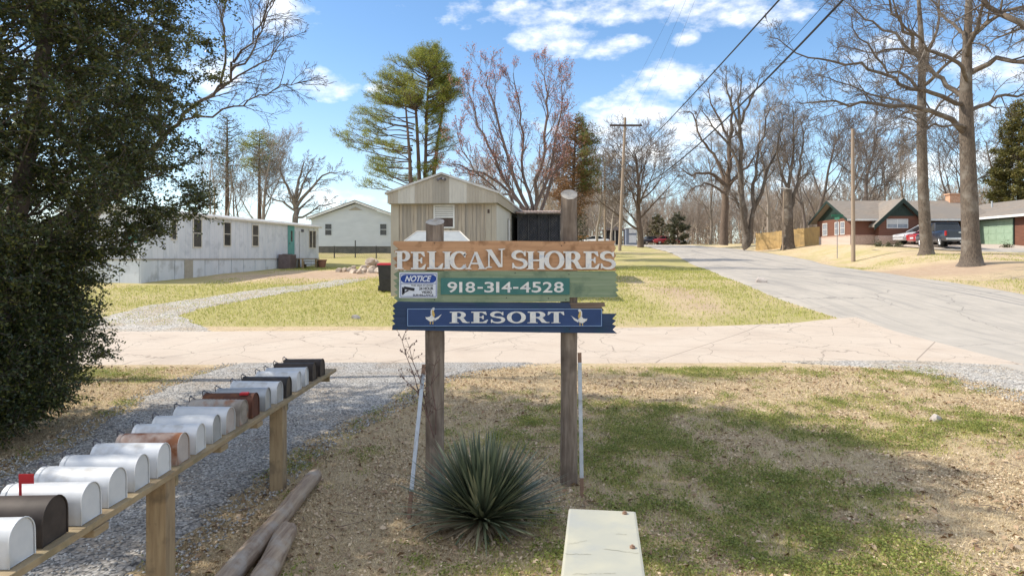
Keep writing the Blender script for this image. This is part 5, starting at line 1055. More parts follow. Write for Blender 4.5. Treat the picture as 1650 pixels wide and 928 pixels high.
o = car((36.3, 59.9, G(36.3, 59.9)+.08), R(181), P_sil, 'silver car parked crosswise in front of the steep gable', 'sedan'); o.scale = (1.08, 1.08, 1.2)
car(cloc(1051, 123), R(10), P_dk, 'dark blue car parked farthest left at the end of the road', 'sedan')
car(cloc(1074, 121), R(0), P_red, 'red car parked at the end of the road', 'sedan')
car(cloc(1090, 128), R(20), P_wht, 'white car parked right of the red one at the end of the road', 'sedan')
car(cloc(956, 98), R(175), P_wht, 'white car parked beyond the right end of the sign', 'sedan')
# roadside kiosk
ky = 112; kx = PX(989, ky); t = thing('roadside_kiosk', 'small dark open fronted shelter beside the crossarm pole', 'shelter', (kx, ky, G(kx, ky))); q = ky/F0
mb = MB(); mb.box(-1.5, 1.5, .6, 2.6, 0, 2.5); mb.obj('wall', M_dback, t)
mb = MB(); mb.prism([(-1.9, 2.5), (2.9, 2.45), (2.9, 2.6), (.2, 3.1), (-1.9, 2.65)], -.6, 2.8); mb.obj('roof', pm('grey_shingle', (.16, .14, .14), (.24, .2, .2)), t)
for x_ in (-1.4, .15, 2.6): mb = MB(); mb.box(x_-.08, x_+.08, -.4, -.25, 0, 2.46); mb.obj('post', M_trim, t)
mb = MB(); mb.box(-1.3, -.5, -.0, .5, 0, 1.0); mb.obj('counter', pm('counter_white', (.7, .7, .7)), t)
ky = 110; kx = PX(1018.5, ky); t = thing('white_shed', 'narrow white fronted shed right of the crossarm pole', 'shed', (kx, ky, G(kx, ky)))
mb = MB(); mb.box(-.95, .75, 0, 2.2, 0, 2.75); mb.obj('wall', pm('shed_blue', (.22, .25, .32)), t); mb = MB(); mb.box(-.5, .68, -.05, -.0, .45, 1.7); mb.obj('door', pm('shed_white', (.75, .76, .78)), t)
mb = MB(); mb.prism([(-1.1, 2.75), (.95, 2.75), (.95, 3.0), (-1.1, 2.85)], -.2, 2.4); mb.obj('roof', MATS['shed_white'], t); mb = MB(); mb.box(-.5, .68, -.05, 0, 2.0, 2.7); mb.obj('upper_panel', MATS['shed_white'], t)
# ---------------------------------------------------------------- poles, wires, street sign
M_pole = pm('pole_wood', (.36, .28, .21), (.27, .21, .16), 6, .85, (4, 4, .2), .4, .01); M_wire = pm('wire', (.03, .03, .035), None, 8, .6, bs=0); M_ins = pm('insulator', (.25, .25, .27), None, 8, .3)
def upole(px, Y, pytop, r0, r1, label, lean=0):
    x = PX(px, Y); z = G(x, Y); zt = PZ(pytop, Y); t = thing('utility_pole', label, 'utility pole', (x, Y, z)); mb = MB(); mb.tube([(lean*i/6, 0, -.5+(zt-z+.5)*i/6) for i in range(7)], [r0+(r1-r0)*i/6 for i in range(7)], 12); mb.obj('shaft', M_pole, t); return t, zt-z
PY1 = 72
t, hh = upole(998, PY1, 190, .19, .13, 'tall utility pole with a crossarm beyond the right end of the sign', .62)
cz = PZ(203, PY1)-t.location.z; xl_, xr_ = PX(982, PY1)-t.location.x, PX(1034, PY1)-t.location.x
mb = MB(); mb.box(xl_, xr_, -.24, -.10, cz-.10, cz+.10); ca = mb.obj('crossarm', M_dkwood, t)
for x_ in (xl_+.15, xl_+1.1, xr_-.15): mb = MB(); mb.tube([(x_, -.16, cz+.07), (x_, -.16, cz+.16), (x_, -.16, cz+.28)], [.03, .07, .05], 8); mb.obj('insulator', M_ins, ca)
mb = MB(); mb.tube([(xl_+.75, -.2, cz-.05), (.56, -.14, cz-.75)], .025, 4); mb.tube([(xr_-.75, -.2, cz-.05), (.60, -.14, cz-.75)], .025, 4); mb.obj('brace', M_ins, t)
upole(974.5, 95, 262, .15, .10, 'slim distant utility pole left of the crossarm pole')
t3, h3 = upole(1375, 50, 208, .15, .11, 'bare wooden pole standing on the verge in front of the brick house', -.05)
def wire(a, b_, sag, r_, label, name='overhead_wire'):
    a, b_ = Vector(a), Vector(b_); n = 60; mid = (a+b_)/2; mb = MB(); mb.tube([a+(b_-a)*i/n-Vector((0, 0, sag*4*(i/n)*(1-i/n)))-mid for i in range(n+1)], r_, 6); o = mb.obj(name, M_wire, None, mid); return tag(o, label, 'wire', 'overhead wires')
wire(PP(978, 288, 95), (6.03, -6, 9.65), .8, .028, 'left of the two thick overhead cables crossing the sky')
wire(PP(1003, 312, PY1), (7.45, -6, 11.94), 2.2, .034, 'right of the two thick overhead cables crossing the sky')
wire(PP(1003, 308, PY1-.2), (7.5, -6, 12.5), 2.2, .010, 'thin wire running just above the right thick cable')
for i, (a, b_) in enumerate(((982, 100), (1010, 130), (1034, 165))): 
    wire(PP(a, 199, PY1), PP(1085+b_*.35, -60, 22), .5, .004, ['faint thin line from the left end of the crossarm', 'faint thin line from the middle of the crossarm', 'faint thin line from the right end of the crossarm'][i])
wire(PP(1003, 310, PY1), PP(1125, 292, 95), 1.4, .015, 'sagging service line from the crossarm pole towards the far trees')
# street name sign
sy_ = 54; x = PX(1349, sy_); z = G(x, sy_); t = thing('street_sign', 'small green street name sign on a thin post before the brick house', 'street sign', (x, sy_, z)); mb = MB(); mb.tube([(0, 0, -.2), (0, 0, PZ(352, sy_)-z)], .03, 6); mb.obj('post', M_ins, t)
zs = PZ(349, sy_)-z; M_sg = pm('sign_green', (.04, .16, .10)); mb = MB(); mb.box(-.45, .45, -.02, .02, zs-.02, zs+.17); mb.obj('name_blade', M_sg, t); mb = MB(); mb.box(-.02, .02, -.4, .4, zs-.25, zs-.06); mb.obj('name_blade', M_sg, t)
# low plants before the house
M_shrubd = leafmat('shrub_leaf', [(.04, .05, .02), (.08, .09, .04), (.16, .13, .07)], .2)
for i, (px, Y, s, lab) in enumerate(((1415, 56.2, .45, 'small dark bush at the left foot of the steep gable'), (1433, 56.0, .35, 'low dry bush under the gable window'), (1448, 56.4, .4, 'low dark bush beside the silver car'), (1622, 53.2, .45, 'spiky low plant before the green garage door'))):
    x = PX(px, Y); p = nrng.normal(size=(260, 3))*s*.42; p[:, 2] = np.abs(p[:, 2])*1.1+.02; o = leafcloud('low_bush', p, .13, .06, M_shrubd); o.location = (x, Y, G(x, Y)); tag(o, lab, 'bush')
# ---------------------------------------------------------------- trees
def bark(name, c1, c2, c3=None, s=5): return pm(name, c1, c2, s, .9, (2.5, 2.5, .5), .7, .03, c3=c3, s3=1.5)
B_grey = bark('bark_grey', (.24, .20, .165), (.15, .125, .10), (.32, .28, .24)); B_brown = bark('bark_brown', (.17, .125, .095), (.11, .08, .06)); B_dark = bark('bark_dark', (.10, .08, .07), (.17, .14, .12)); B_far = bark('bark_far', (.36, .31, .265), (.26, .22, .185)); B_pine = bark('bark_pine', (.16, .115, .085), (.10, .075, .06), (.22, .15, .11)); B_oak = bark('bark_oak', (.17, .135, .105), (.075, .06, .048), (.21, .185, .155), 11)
class TG:
    def __init__(s, seed): s.r = random.Random(seed); s.chains = []; s.segs = []; s.tips = []; s.pts = []
    def rv(s): return Vector((s.r.gauss(0, 1), s.r.gauss(0, 1), s.r.gauss(0, 1)))
    def grow(s, p, d, L_, r_, lvl, mx, up=.12, wob=.16, kids=(7, 6, 5, 4), ang=(28, 58), lr=(.45, .7), seg=None, start=.25, chain_lvl=1, gnarl=0, minr=.006):
        n = max(3, int(L_/(seg or (.9 if lvl == 0 else .6 if lvl == 1 else .45)))); n = min(n, 12); st = L_/n; pts = [Vector(p)]; rs = [r_]; d = Vector(d).normalized(); ds = [d]
        for i in range(n):
            d = (d+s.rv()*wob*(1+gnarl)+Vector((0, 0, up))).normalized(); p = pts[-1]+d*st; pts.append(p); rs.append(max(minr, r_*(1-.78*((i+1)/n)**.9))); ds.append(d)
        if lvl <= chain_lvl: s.chains.append((pts, rs))
        else:
            for i in range(n): s.segs.append((pts[i], pts[i+1], rs[i], rs[i+1]))
        s.branch(pts, rs, ds, L_, lvl, mx, up, wob, kids, ang, lr, start, chain_lvl, gnarl, minr)
    def branch(s, pts, rs, ds, L_, lvl, mx, up, wob, kids, ang, lr, start, chain_lvl, gnarl, minr):
        if lvl >= mx: s.tips.append(pts[-1]); s.pts += pts[1:]; return
        k = kids[min(lvl, len(kids)-1)]; n = len(pts)-1
        for j in range(k):
            t = start+(1-start)*(j+s.r.random())/k; f = t*n; i = min(n-1, int(f)); q = pts[i].lerp(pts[i+1], f-i); rr_ = rs[i]; dd = ds[min(i+1, len(ds)-1)]
            ax = dd.cross(s.rv()).normalized(); a = R(s.r.uniform(*ang)); nd = (Matrix.Rotation(a, 3, ax) @ dd)
            s.grow(q, nd, L_*s.r.uniform(*lr)*(1-.45*t), max(minr, rr_*s.r.uniform(.34, .54)), lvl+1, mx, up, wob, kids, ang, lr, None, .2, chain_lvl, gnarl, minr)
    def limb(s, pts, r0, r1, lvl, mx, k, L_, **kw):
        """a limb with a given course, then its own branches"""
        P_ = [Vector(p) for p in pts]; fine = []
        for i in range(len(P_)-1):
            a = P_[max(0, i-1)]; b_ = P_[i]; c_ = P_[i+1]; d_ = P_[min(len(P_)-1, i+2)]
            for j in range(3):
                t = j/3; fine.append(.5*((2*b_)+(c_-a)*t+(2*a-5*b_+4*c_-d_)*t*t+(3*b_-a-3*c_+d_)*t**3))
        fine.append(P_[-1]); fine = [fine[0]]+[q+s.rv()*min(.09, (P_[-1]-P_[0]).length*.012) for q in fine[1:]]; n = len(fine)-1; rs = [r0+(r1-r0)*(i/n) for i in range(n+1)]; ds = [(fine[min(i+1, n)]-fine[max(i-1, 0)]).normalized() for i in range(n+1)]
        s.chains.append((fine, rs)); o = dict(up=.08, wob=.16, ang=(30, 65), lr=(.45, .7), start=.25, chain_lvl=lvl, gnarl=0, minr=.006, kids=(6, 5, 4, 3)); o.update(kw); kk = o.pop('kids'); st = o.pop('start')
        for j in range(k):
            t = st+(1-st)*(j+s.r.random())/k; f = t*n; i = min(n-1, int(f)); q = fine[i].lerp(fine[i+1], f-i); ax = ds[i].cross(s.rv()).normalized(); a = R(s.r.uniform(*o['ang'])); nd = Matrix.Rotation(a, 3, ax) @ ds[i]
            s.grow(q, nd, L_*s.r.uniform(.6, 1.1)*(1-.4*t), max(.012, rs[i]*s.r.uniform(.35, .6)), lvl+1, mx, kids=(0,)*(lvl+1)+tuple(kk), **o)
    def build(s, name, label, mat, loc, cat='tree', group=None, twig_n=3, crown_mat=None, trunk_n=10):
        loc = Vector(loc); t = thing(name, label, cat, loc, 0, group); mb = MB()
        for pts, rs in s.chains: mb.tube([p-loc for p in pts], rs, trunk_n if rs[0] > .12 else 6, False)
        mb.obj('trunk', mat, t)
        if s.segs:
            A = np.array([p for p, _, _, _ in s.segs])-np.array(loc); B = np.array([p for _, p, _, _ in s.segs])-np.array(loc); ra = np.array([a for _, _, a, _ in s.segs]); rb = np.array([b_ for _, _, _, b_ in s.segs])
            d = B-A; d /= np.linalg.norm(d, axis=1)[:, None]+1e-9; u = np.cross(d, [.31, .57, .76]); u /= np.linalg.norm(u, axis=1)[:, None]+1e-9; w = np.cross(d, u); n = twig_n; vs = []
            for P_, r_ in ((A, ra), (B, rb)):
                for k in range(n): an = 2*math.pi*k/n; vs.append(P_+(u*math.cos(an)+w*math.sin(an))*r_[:, None])
            Vv = np.stack(vs, 1); m_ = len(A); f = np.array([[k, (k+1) % n, n+(k+1) % n, n+k] for k in range(n)]); Fq = (f[None]+np.arange(m_)[:, None, None]*2*n).reshape(-1, 4); mesh_np('crown', Vv.reshape(-1, 3), Fq, crown_mat or mat, t, smooth=True)
        return t
def bare(px, Y, pytop, label, seed, r0=.3, mat=None, spread=1.0, trunk=.3, mx=4, kids=(9, 7, 6, 5), up=.10, ang=(28, 58), name='bare_tree', group=None, lean=(0, 0), wob=.14, gnarl=.2, minr=.010, stems=1):
    x = PX(px, Y); z = G(x, Y); h = PZ(pytop, Y)-z; g = TG(seed); base = Vector((x, Y, z-.2))
    for k in range(stems):
        a = k*2.4+seed; d0 = Vector((lean[0]+(.22*math.cos(a) if stems > 1 else 0), lean[1]+(.22*math.sin(a) if stems > 1 else 0), 1))
        g.grow(base+Vector((.2*math.cos(a), .2*math.sin(a), 0))*(stems > 1), d0, h*(.92 if stems == 1 else g.r.uniform(.8, .95)), r0*.70/(1 if stems == 1 else 1.3), 0, mx, up=up, wob=wob*.45, kids=kids, ang=ang, lr=(.42*spread, .66*spread), start=trunk, gnarl=gnarl, minr=minr)
    return g.build(name, label, mat or B_grey, (x, Y, z), group=group)
def L2(pts, Y, zig=0, seed=0):
    rr = random.Random(seed); out = []; y = 0
    for i, p in enumerate(pts): out.append(PP(p[0], p[1], Y+(p[2] if len(p) > 2 else 0)))
    return out
# --- big near oak on the right
Y = 38; g = TG(21); base = PP(1565, 426, Y); base.z = G(base.x, base.y)-.1
g.chains.append(([base, base+Vector((0, 0, .25)), base+Vector((0, 0, .7)), PP(1564, 380, Y), PP(1561, 300, Y), PP(1558, 220, Y), PP(1556, 150, Y), PP(1558, 90, Y), PP(1560, 40, Y), PP(1562, -20, Y), PP(1560, -90, Y)], [.80, .60, .50, .44, .41, .37, .32, .25, .2, .16, .1]))
kw = dict(up=.05, kids=(7, 5, 4), minr=.009, wob=.2)
for pts, r0, r1, k, L_ in (
    ([(1556, 214), (1525, 189, -1), (1484, 176, -2), (1412, 170, -3), (1344, 166, -4), (1276, 165, -5)], .17, .02, 20, 3.0),
    ([(1555, 160), (1530, 137, 1), (1493, 108, 1.5), (1439, 60, 2), (1394, 27, 2.5), (1355, 0, 3)], .16, .02, 18, 3.0),
    ([(1555, 168), (1502, 151, -1), (1457, 136, -1.5), (1403, 113, -2), (1340, 102, -2), (1285, 86, -2), (1240, 56, -2)], .13, .015, 20, 2.8),
    ([(1557, 100), (1552, 60), (1525, 30, 2), (1498, -5, 3), (1470, -50, 4)], .13, .03, 13, 3.2),
    ([(1557, 95), (1570, 60, -1), (1581, 20, -2), (1595, -30, -3)], .16, .04, 9, 3.2),
    ([(1560, 120), (1606, 95, -1), (1652, 100, -2), (1700, 85, -3), (1750, 90, -3)], .16, .03, 11, 3.0),
    ([(1560, 190), (1590, 165, 1), (1640, 150, 2), (1700, 140, 3)], .14, .03, 9, 2.6),
    ([(1556, 205), (1520, 200, -3), (1480, 215, -4), (1450, 235, -5)], .08, .02, 7, 1.8),
    ([(1560, 60), (1620, 20, -2), (1680, 5, -4)], .13, .03, 8, 3.0), ([(1558, 130), (1540, 100, -4), (1500, 75, -6), (1450, 30, -8), (1430, -20, -9)], .12, .02, 14, 3.0)):
    g.limb(L2(pts, Y), r0, r1, 0, 3, k, L_, **kw)
g.build('oak_tree', 'big bare oak nearest the road at the right with long limbs over the road', B_oak, base, trunk_n=14)
# --- second oak
Y = 46; g = TG(31); base = PP(1493, 407, Y); base.z = G(base.x, base.y)-.1
g.chains.append(([base, base+Vector((0, 0, .3)), base+Vector((0, 0, .8)), PP(1491, 370, Y), PP(1487, 300, Y), PP(1485, 220, Y), PP(1485, 150, Y), PP(1486, 90, Y), PP(1483, 40, Y), PP(1478, -30, Y)], [.60, .46, .39, .36, .33, .31, .26, .2, .16, .08]))
for pts, r0, r1, k, L_ in (
    ([(1485, 150), (1455, 120), (1420, 105), (1385, 60, -1), (1370, 20, -2)], .12, .02, 14, 3.0), ([(1486, 180), (1450, 165, 2), (1400, 150, 3), (1350, 130, 3), (1310, 120, 3)], .11, .015, 16, 2.8),
    ([(1485, 120), (1500, 80, 1), (1512, 30, 2), (1520, -30, 3)], .15, .04, 9, 3.0), ([(1486, 100), (1465, 60, -2), (1440, 20, -3), (1430, -30, -4)], .14, .04, 9, 3.0), ([(1486, 200), (1515, 170, 2), (1545, 140, 3), (1580, 130, 4)], .11, .02, 8, 2.5),
    ([(1486, 140), (1520, 110, -2), (1560, 70, -3), (1600, 20, -4)], .13, .03, 9, 2.8), ([(1484, 205), (1465, 192, -1), (1440, 190, -2), (1420, 205, -3)], .07, .015, 7, 1.8), ([(1485, 90), (1440, 80), (1400, 85, 1), (1350, 70, 2)], .10, .02, 9, 2.4)):
    g.limb(L2(pts, Y), r0, r1, 0, 3, k, L_, **kw)
g.build('oak_tree', 'bare oak with a slimmer trunk standing left of the biggest oak', B_oak, base, trunk_n=12)
# limb of a tree standing out of the frame at the right
Y = 30; g = TG(41); base = Vector((27.5, 30, 0)); base.z = G(27.5, 30)-.1
g.chains.append(([base, base+Vector((0, 0, 4)), base+Vector((-.2, 0, 9)), base+Vector((0, .3, 14))], [.5, .4, .3, .15])); g.limb([base+Vector((-.1, 0, 8.2)), PP(1760, 70, 30), PP(1690, 55, 30), PP(1640, 36, 30.5), PP(1600, 10, 31), PP(1565, -15, 31)], .22, .08, 0, 3, 12, 2.6, **kw)
g.build('oak_tree', 'leafless tree mostly outside the frame whose limb crosses the top right corner', B_oak, base)
# --- red budding maple behind the beige home
Y = 44; g = TG(51); base = PP(858, 345, Y); base.z = G(base.x, Y); kwm = dict(up=.15, kids=(6, 5, 4), minr=.008, wob=.12, ang=(18, 42))
for pts, r0, r1, k, L_ in (
    ([(850, 430), (846, 345), (812, 290), (790, 240), (765, 180), (752, 140)], .15, .02, 17, 2.9), ([(852, 430), (850, 340), (825, 280), (805, 210), (790, 150), (778, 122)], .16, .02, 17, 2.9), ([(855, 430), (852, 330), (842, 280, 1), (845, 220, 1), (832, 160, 1), (826, 118, 1)], .14, .02, 16, 2.7),
    ([(858, 430), (862, 330), (868, 270, -1), (880, 200, -1), (882, 150, -1), (872, 112, -1)], .16, .02, 17, 2.7), ([(860, 430), (868, 335), (885, 280), (897, 220), (905, 170), (908, 130)], .14, .02, 16, 2.6), ([(850, 420), (835, 330, -1), (795, 300, -1), (760, 262, -2), (735, 215, -2)], .11, .02, 15, 2.5), ([(848, 400), (820, 310, 2), (780, 280, 2), (748, 270, 2), (722, 262, 2)], .12, .02, 9, 2.0), ([(862, 400), (880, 310, 2), (905, 260, 2), (915, 215, 2)], .14, .02, 10, 2.2)):
    g.limb(L2(pts, Y), r0, r1, 0, 3, k, L_, **kwm)
t = g.build('maple_tree', 'spreading maple with red buds at its tips rising behind the beige home', bark('bark_maple', (.20, .15, .13), (.13, .095, .085)), base)
pts_ = np.array([p for p in g.tips])-np.array(base); pts_ = pts_[pts_[:, 2] > 5.5]; pts_ = pts_[nrng.permutation(len(pts_))[:7000]]; pb = np.repeat(pts_, 2, 0)+nrng.normal(size=(len(pts_)*2, 3))*.08
leafcloud('buds', pb, .10, .06, leafmat('red_buds', [(.30, .09, .07), (.46, .18, .14), (.58, .32, .25)], .2), t)
# --- conifers
def clumps(pts, n, spread, L_, w, mat, parent, name='needles', seed=0, up=.25):
    rg = np.random.default_rng(seed); P_ = np.repeat(np.asarray(pts), n, 0)+rg.normal(size=(len(pts)*n, 3))*np.array(spread); return leafcloud(name, P_, rg.uniform(.6, 1.2, len(P_))*L_, w, mat, parent, flat=.2, fold=.06, up=up, rng=rg)
M_need = leafmat('pine_needles', [(.06, .10, .02), (.14, .19, .035), (.28, .31, .055), (.46, .44, .10)], .2, .6, .2)
Y = 48; g = TG(61); base = PP(676, 300, Y); base.z = G(base.x, Y); kz = 1
trunks = [[(692, 430), (688, 330), (685, 290), (687, 200), (690, 130), (693, 80)], [(678, 430), (677, 320), (674, 250), (671, 190), (667, 140), (664, 118)], [(668, 430), (662, 300, -1), (660, 250, -1), (656, 200, -1), (652, 150, -1)], [(690, 430, 1), (697, 300, 1), (705, 230, 1), (716, 160, 1), (722, 110, 1)]]
for tr in trunks: P_ = L2(tr, Y); g.chains.append((P_, [.18-.14*i/(len(P_)-1) for i in range(len(P_))]))
prof = [(62, 3, 3), (75, 16, 14), (90, 38, 22), (105, 60, 38), (120, 74, 48), (140, 84, 62), (155, 88, 66), (170, 92, 58), (185, 104, 44), (200, 128, 42), (215, 104, 60), (232, 134, 66), (250, 112, 40), (262, 116, 30), (278, 84, 24), (292, 112, 20)]
rr = random.Random(9); ctr = [(62, 693), (110, 690), (160, 680), (230, 676), (300, 676)]; tipsP = []
def cxp(y): return np.interp(y, [a for a, _ in ctr], [b_ for _, b_ in ctr])
yy_ = 74
while yy_ < 298:
    lw = np.interp(yy_, [a for a, _, _ in prof], [b_ for _, b_, _ in prof]); rw = np.interp(yy_, [a for a, _, _ in prof], [c_ for _, _, c_ in prof])
    nb = 7 if yy_ < 170 else 5
    for k in range(nb):
        az = rr.uniform(0, 2*math.pi) if k > 1 else (math.pi if k == 0 else 0)+rr.uniform(-.5, .5); c_ = math.cos(az); wid = (lw if c_ < 0 else rw)*rr.uniform(.70, 1.0)*Y/F0
        if abs(c_) < .4: wid *= .9
        x0 = PX(cxp(yy_)+(-12 if c_ < 0 else 8)*min(1, max(0, (yy_-100)/100)), Y); p0 = Vector((x0, Y+rr.uniform(-.3, .3), PZ(yy_+8+(14 if yy_ < 150 else 4), Y))); tip = Vector((PX(cxp(yy_), Y)+c_*wid, Y+math.sin(az)*wid, PZ(yy_+rr.uniform(-5, 5), Y))); mid = p0.lerp(tip, .55)+Vector((0, 0, -.18*wid*.3))
        jit = lambda s_: Vector((rr.gauss(0, s_), rr.gauss(0, s_), rr.gauss(0, s_))); p0.z -= rr.uniform(0, .25)*wid*.35; P_ = [p0, p0.lerp(mid, .5)+jit(.07), mid+jit(.09), mid.lerp(tip, .5)+jit(.08), tip]; g.chains.append((P_, [.05, .04, .03, .022, .012])); d = (tip-p0); L_ = d.length
        tt = (.48 if yy_ > 170 else .35)
        while tt < 1.0:
            i = min(3, int(tt*4)); q = P_[i].lerp(P_[i+1], tt*4-i); 
            for s in (-1, 1):
                sd_ = Vector((-d.y, d.x, 0)).normalized()*s; e = q+(sd_*rr.uniform(.25, .7)+d.normalized()*rr.uniform(.2, .6)+Vector((0, 0, rr.uniform(.0, .35))))*min(1.3, .30+L_*.22); g.segs.append((q, e, .02, .012)); tipsP.append(e); tipsP.append(q.lerp(e, .6))
            tt += .45/max(L_, .6)
        tipsP.append(tip)
    yy_ += rr.uniform(5, 8) if yy_ < 170 else rr.uniform(7, 12)
t = g.build('pine_tree', 'tall multi trunked green pine rising behind the beige home', B_pine, base); tp = np.array(tipsP)-np.array(base); tp = tp[nrng.random(len(tp)) < .62]; clumps(tp, 50, (.14, .14, .10), .19, .022, M_need, t, seed=4, up=.6)
M_cedar = leafmat('cedar_foliage', [(.07, .07, .03), (.20, .11, .055), (.28, .15, .08), (.33, .20, .11)], .15, .7, .1); M_cedarg = leafmat('cedar_green', [(.05, .09, .02), (.14, .19, .04), (.24, .27, .07)], .2)
def conifer(px, Y, pytop, prof_, label, mat, seed, name='conifer_tree', leaf=(.24, .05), dens=1.0, n=16, barkm=None, lean=0, start=.15, spread=.20):
    x = PX(px, Y); z = G(x, Y); h = PZ(pytop, Y)-z; g = TG(seed); rr = random.Random(seed); base = Vector((x, Y, z)); pts = [base+Vector((lean*i/6, 0, h*.97*i/6)) for i in range(7)]; g.chains.append((pts, [.02*h*(1-.9*i/6)+.02 for i in range(7)])); tips = []; nb = int(34*dens*h/8)
    for k in range(nb):
        t = start+(1-start)*k/nb; rad = np.interp(t, [a for a, _ in prof_], [b_ for _, b_ in prof_])*rr.uniform(.65, 1.05); a = k*2.4+rr.uniform(-.4, .4); p0 = base+Vector((lean*t, 0, h*t)); tip = p0+Vector((math.cos(a)*rad, math.sin(a)*rad, rad*rr.uniform(.1, .5))); g.chains.append(([p0, p0.lerp(tip, .5)+Vector((0, 0, -.05)), tip], [.05, .03, .015]))
        m_ = max(2, int(rad/.22)); 
        for j in range(m_): q = p0.lerp(tip, .3+.7*(j+1)/m_); tips += [q+Vector((rr.gauss(0, spread), rr.gauss(0, spread), rr.gauss(0, spread*.8))) for _ in range(2)]
    t = g.build(name, label, barkm or B_brown, base); clumps(np.array(tips)-np.array(base), n, (.17, .17, .13), leaf[0], leaf[1], mat, t, 'foliage', seed); return t, np.array(tips)-np.array(base)
t, tp = conifer(918, 55, 190, [(.3, .9), (.42, 2.3), (.6, 2.3), (.8, 1.8), (.92, 1.1), (1, .4)], 'rusty brown cedar with patchy green top just right of the red budded maple', M_cedar, 71, 'cedar_tree', n=15, dens=1.7, start=.32, lean=.5)
up_ = tp[(tp[:, 0] > .75) & (tp[:, 2] > 5.5)]; 
if len(up_): clumps(up_, 16, (.2, .2, .15), .24, .05, M_cedarg, t, 'green_foliage', 5)
M_mag = leafmat('broad_evergreen', [(.05, .055, .015), (.12, .12, .03), (.22, .18, .05)], .2)
conifer(1642, 72, 165, [(.1, 3.0), (.35, 3.6), (.7, 2.4), (1, .3)], 'dense olive green evergreen at the far right edge', M_mag, 81, 'evergreen_tree', leaf=(.32, .12), n=16, dens=1.5)
conifer(1612, 76, 300, [(.1, 1.6), (.5, 1.4), (1, .2)], 'small evergreen rising over the garage roof ridge', M_mag, 82, 'evergreen_tree', leaf=(.3, .1), n=10)
conifer(1092, 118, 345, [(.0, 2.2), (.4, 2.6), (.8, 1.4), (1, .3)], 'dark rounded evergreen beyond the red car at the end of the road', leafmat('dark_evergreen', [(.03, .035, .02), (.06, .065, .03), (.10, .10, .05)], .1), 83, 'evergreen_tree', leaf=(.4, .14), n=14, start=.03)
conifer(1060, 135, 345, [(.0, 2.4), (.5, 2.2), (1, .4)], 'olive green evergreen beyond the dark blue car', leafmat('olive_evergreen', [(.08, .085, .04), (.15, .14, .06), (.2, .17, .09)], .1), 84, 'evergreen_tree', leaf=(.4, .14), n=12, start=.03)
conifer(930, 60, 330, [(.0, .8), (.5, .7), (1, .2)], 'small dark green cedar behind the right sign post', MATS['dark_evergreen'], 85, 'evergreen_tree', leaf=(.25, .08), n=12, start=.05)
t, tp = conifer(418, 66, 212, [(.5, .6), (.7, 2.0), (.85, 2.2), (.95, 1.4), (1, .6)], 'pine with a flat green tuft of needles on top left of the tall pine', M_need, 91, 'pine_tree', n=9, start=.62, barkm=B_pine)
t, tp = conifer(366, 62, 184, [(.4, .8), (.7, 1.6), (.9, 1.3), (1, .4)], 'thin topped pine just right of the big evergreen crown', leafmat('thin_needles', [(.05, .07, .04), (.10, .12, .06), (.16, .17, .09)], .1), 92, 'pine_tree', n=6, start=.45, barkm=B_pine)
# --- bare trees, each its own
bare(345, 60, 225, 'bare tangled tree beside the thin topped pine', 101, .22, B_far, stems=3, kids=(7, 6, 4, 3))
bare(385, 72, 240, 'bare reddish tree behind the middle of the long white home', 102, .22, B_brown, stems=2, kids=(7, 6, 4, 3))
bare(425, 64, 236, 'bushy bare tree rising over the roof of the long white home', 103, .32, B_far, 1.15, .22, kids=(12, 9, 7, 4))
Y = 62; g = TG(104); base = PP(477, 430, Y); base.z = G(base.x, Y)
for pts, r0, r1, k, L_ in (([(477, 435), (476, 350), (477, 330), (480, 290), (490, 262)], .32, .04, 11, 2.3), ([(477, 335), (495, 310), (520, 285), (550, 275)], .17, .03, 10, 2.2), ([(476, 330), (462, 300), (452, 275), (455, 255)], .15, .03, 9, 2.0), ([(477, 350), (492, 348), (515, 332), (542, 328)], .12, .03, 8, 1.6), ([(477, 325), (488, 298), (500, 275), (506, 262)], .13, .02, 9, 2.0), ([(476, 340), (455, 325), (435, 318), (420, 300)], .12, .02, 8, 1.8)): g.limb(L2(pts, Y), r0, r1, 0, 3, k, L_, up=.06, kids=(6, 5, 3), minr=.012)
g.build('bare_tree', 'bare tree left of the white gabled house with a low limb reaching over its roof', B_grey, base)
bare(1032, 88, 232, 'broad dark trunked bare tree above the white fronted shed', 105, .62, B_brown, 1.25, .18, kids=(16, 9, 6, 4), minr=.014, up=.07, ang=(30, 66))
bare(962, 90, 262, 'bare tree behind the slim distant pole', 106, .3, B_far, 1.1, .2, kids=(11, 8, 7, 4), minr=.016)
bare(985, 104, 268, 'pale bare tree between the two distant poles', 107, .3, B_far, 1.1, .2, kids=(11, 8, 7, 4), minr=.018)
bare(895, 66, 262, 'fine twigged pale tree behind the dark lattice shed', 108, .2, bark('bark_pale', (.42, .34, .28), (.32, .26, .21)), 1.2, .15, kids=(9, 7, 5, 4), minr=.012, stems=2)
bare(800, 62, 255, 'pale twiggy tree behind the apex of the beige home', 109, .2, MATS['bark_pale'], 1.2, .15, kids=(9, 7, 5, 3), minr=.012, stems=2)
bare(735, 58, 300, 'low dark crooked tree right of the pine trunks', 110, .18, B_dark, 1.1, .3, kids=(7, 5, 4, 3), stems=2)
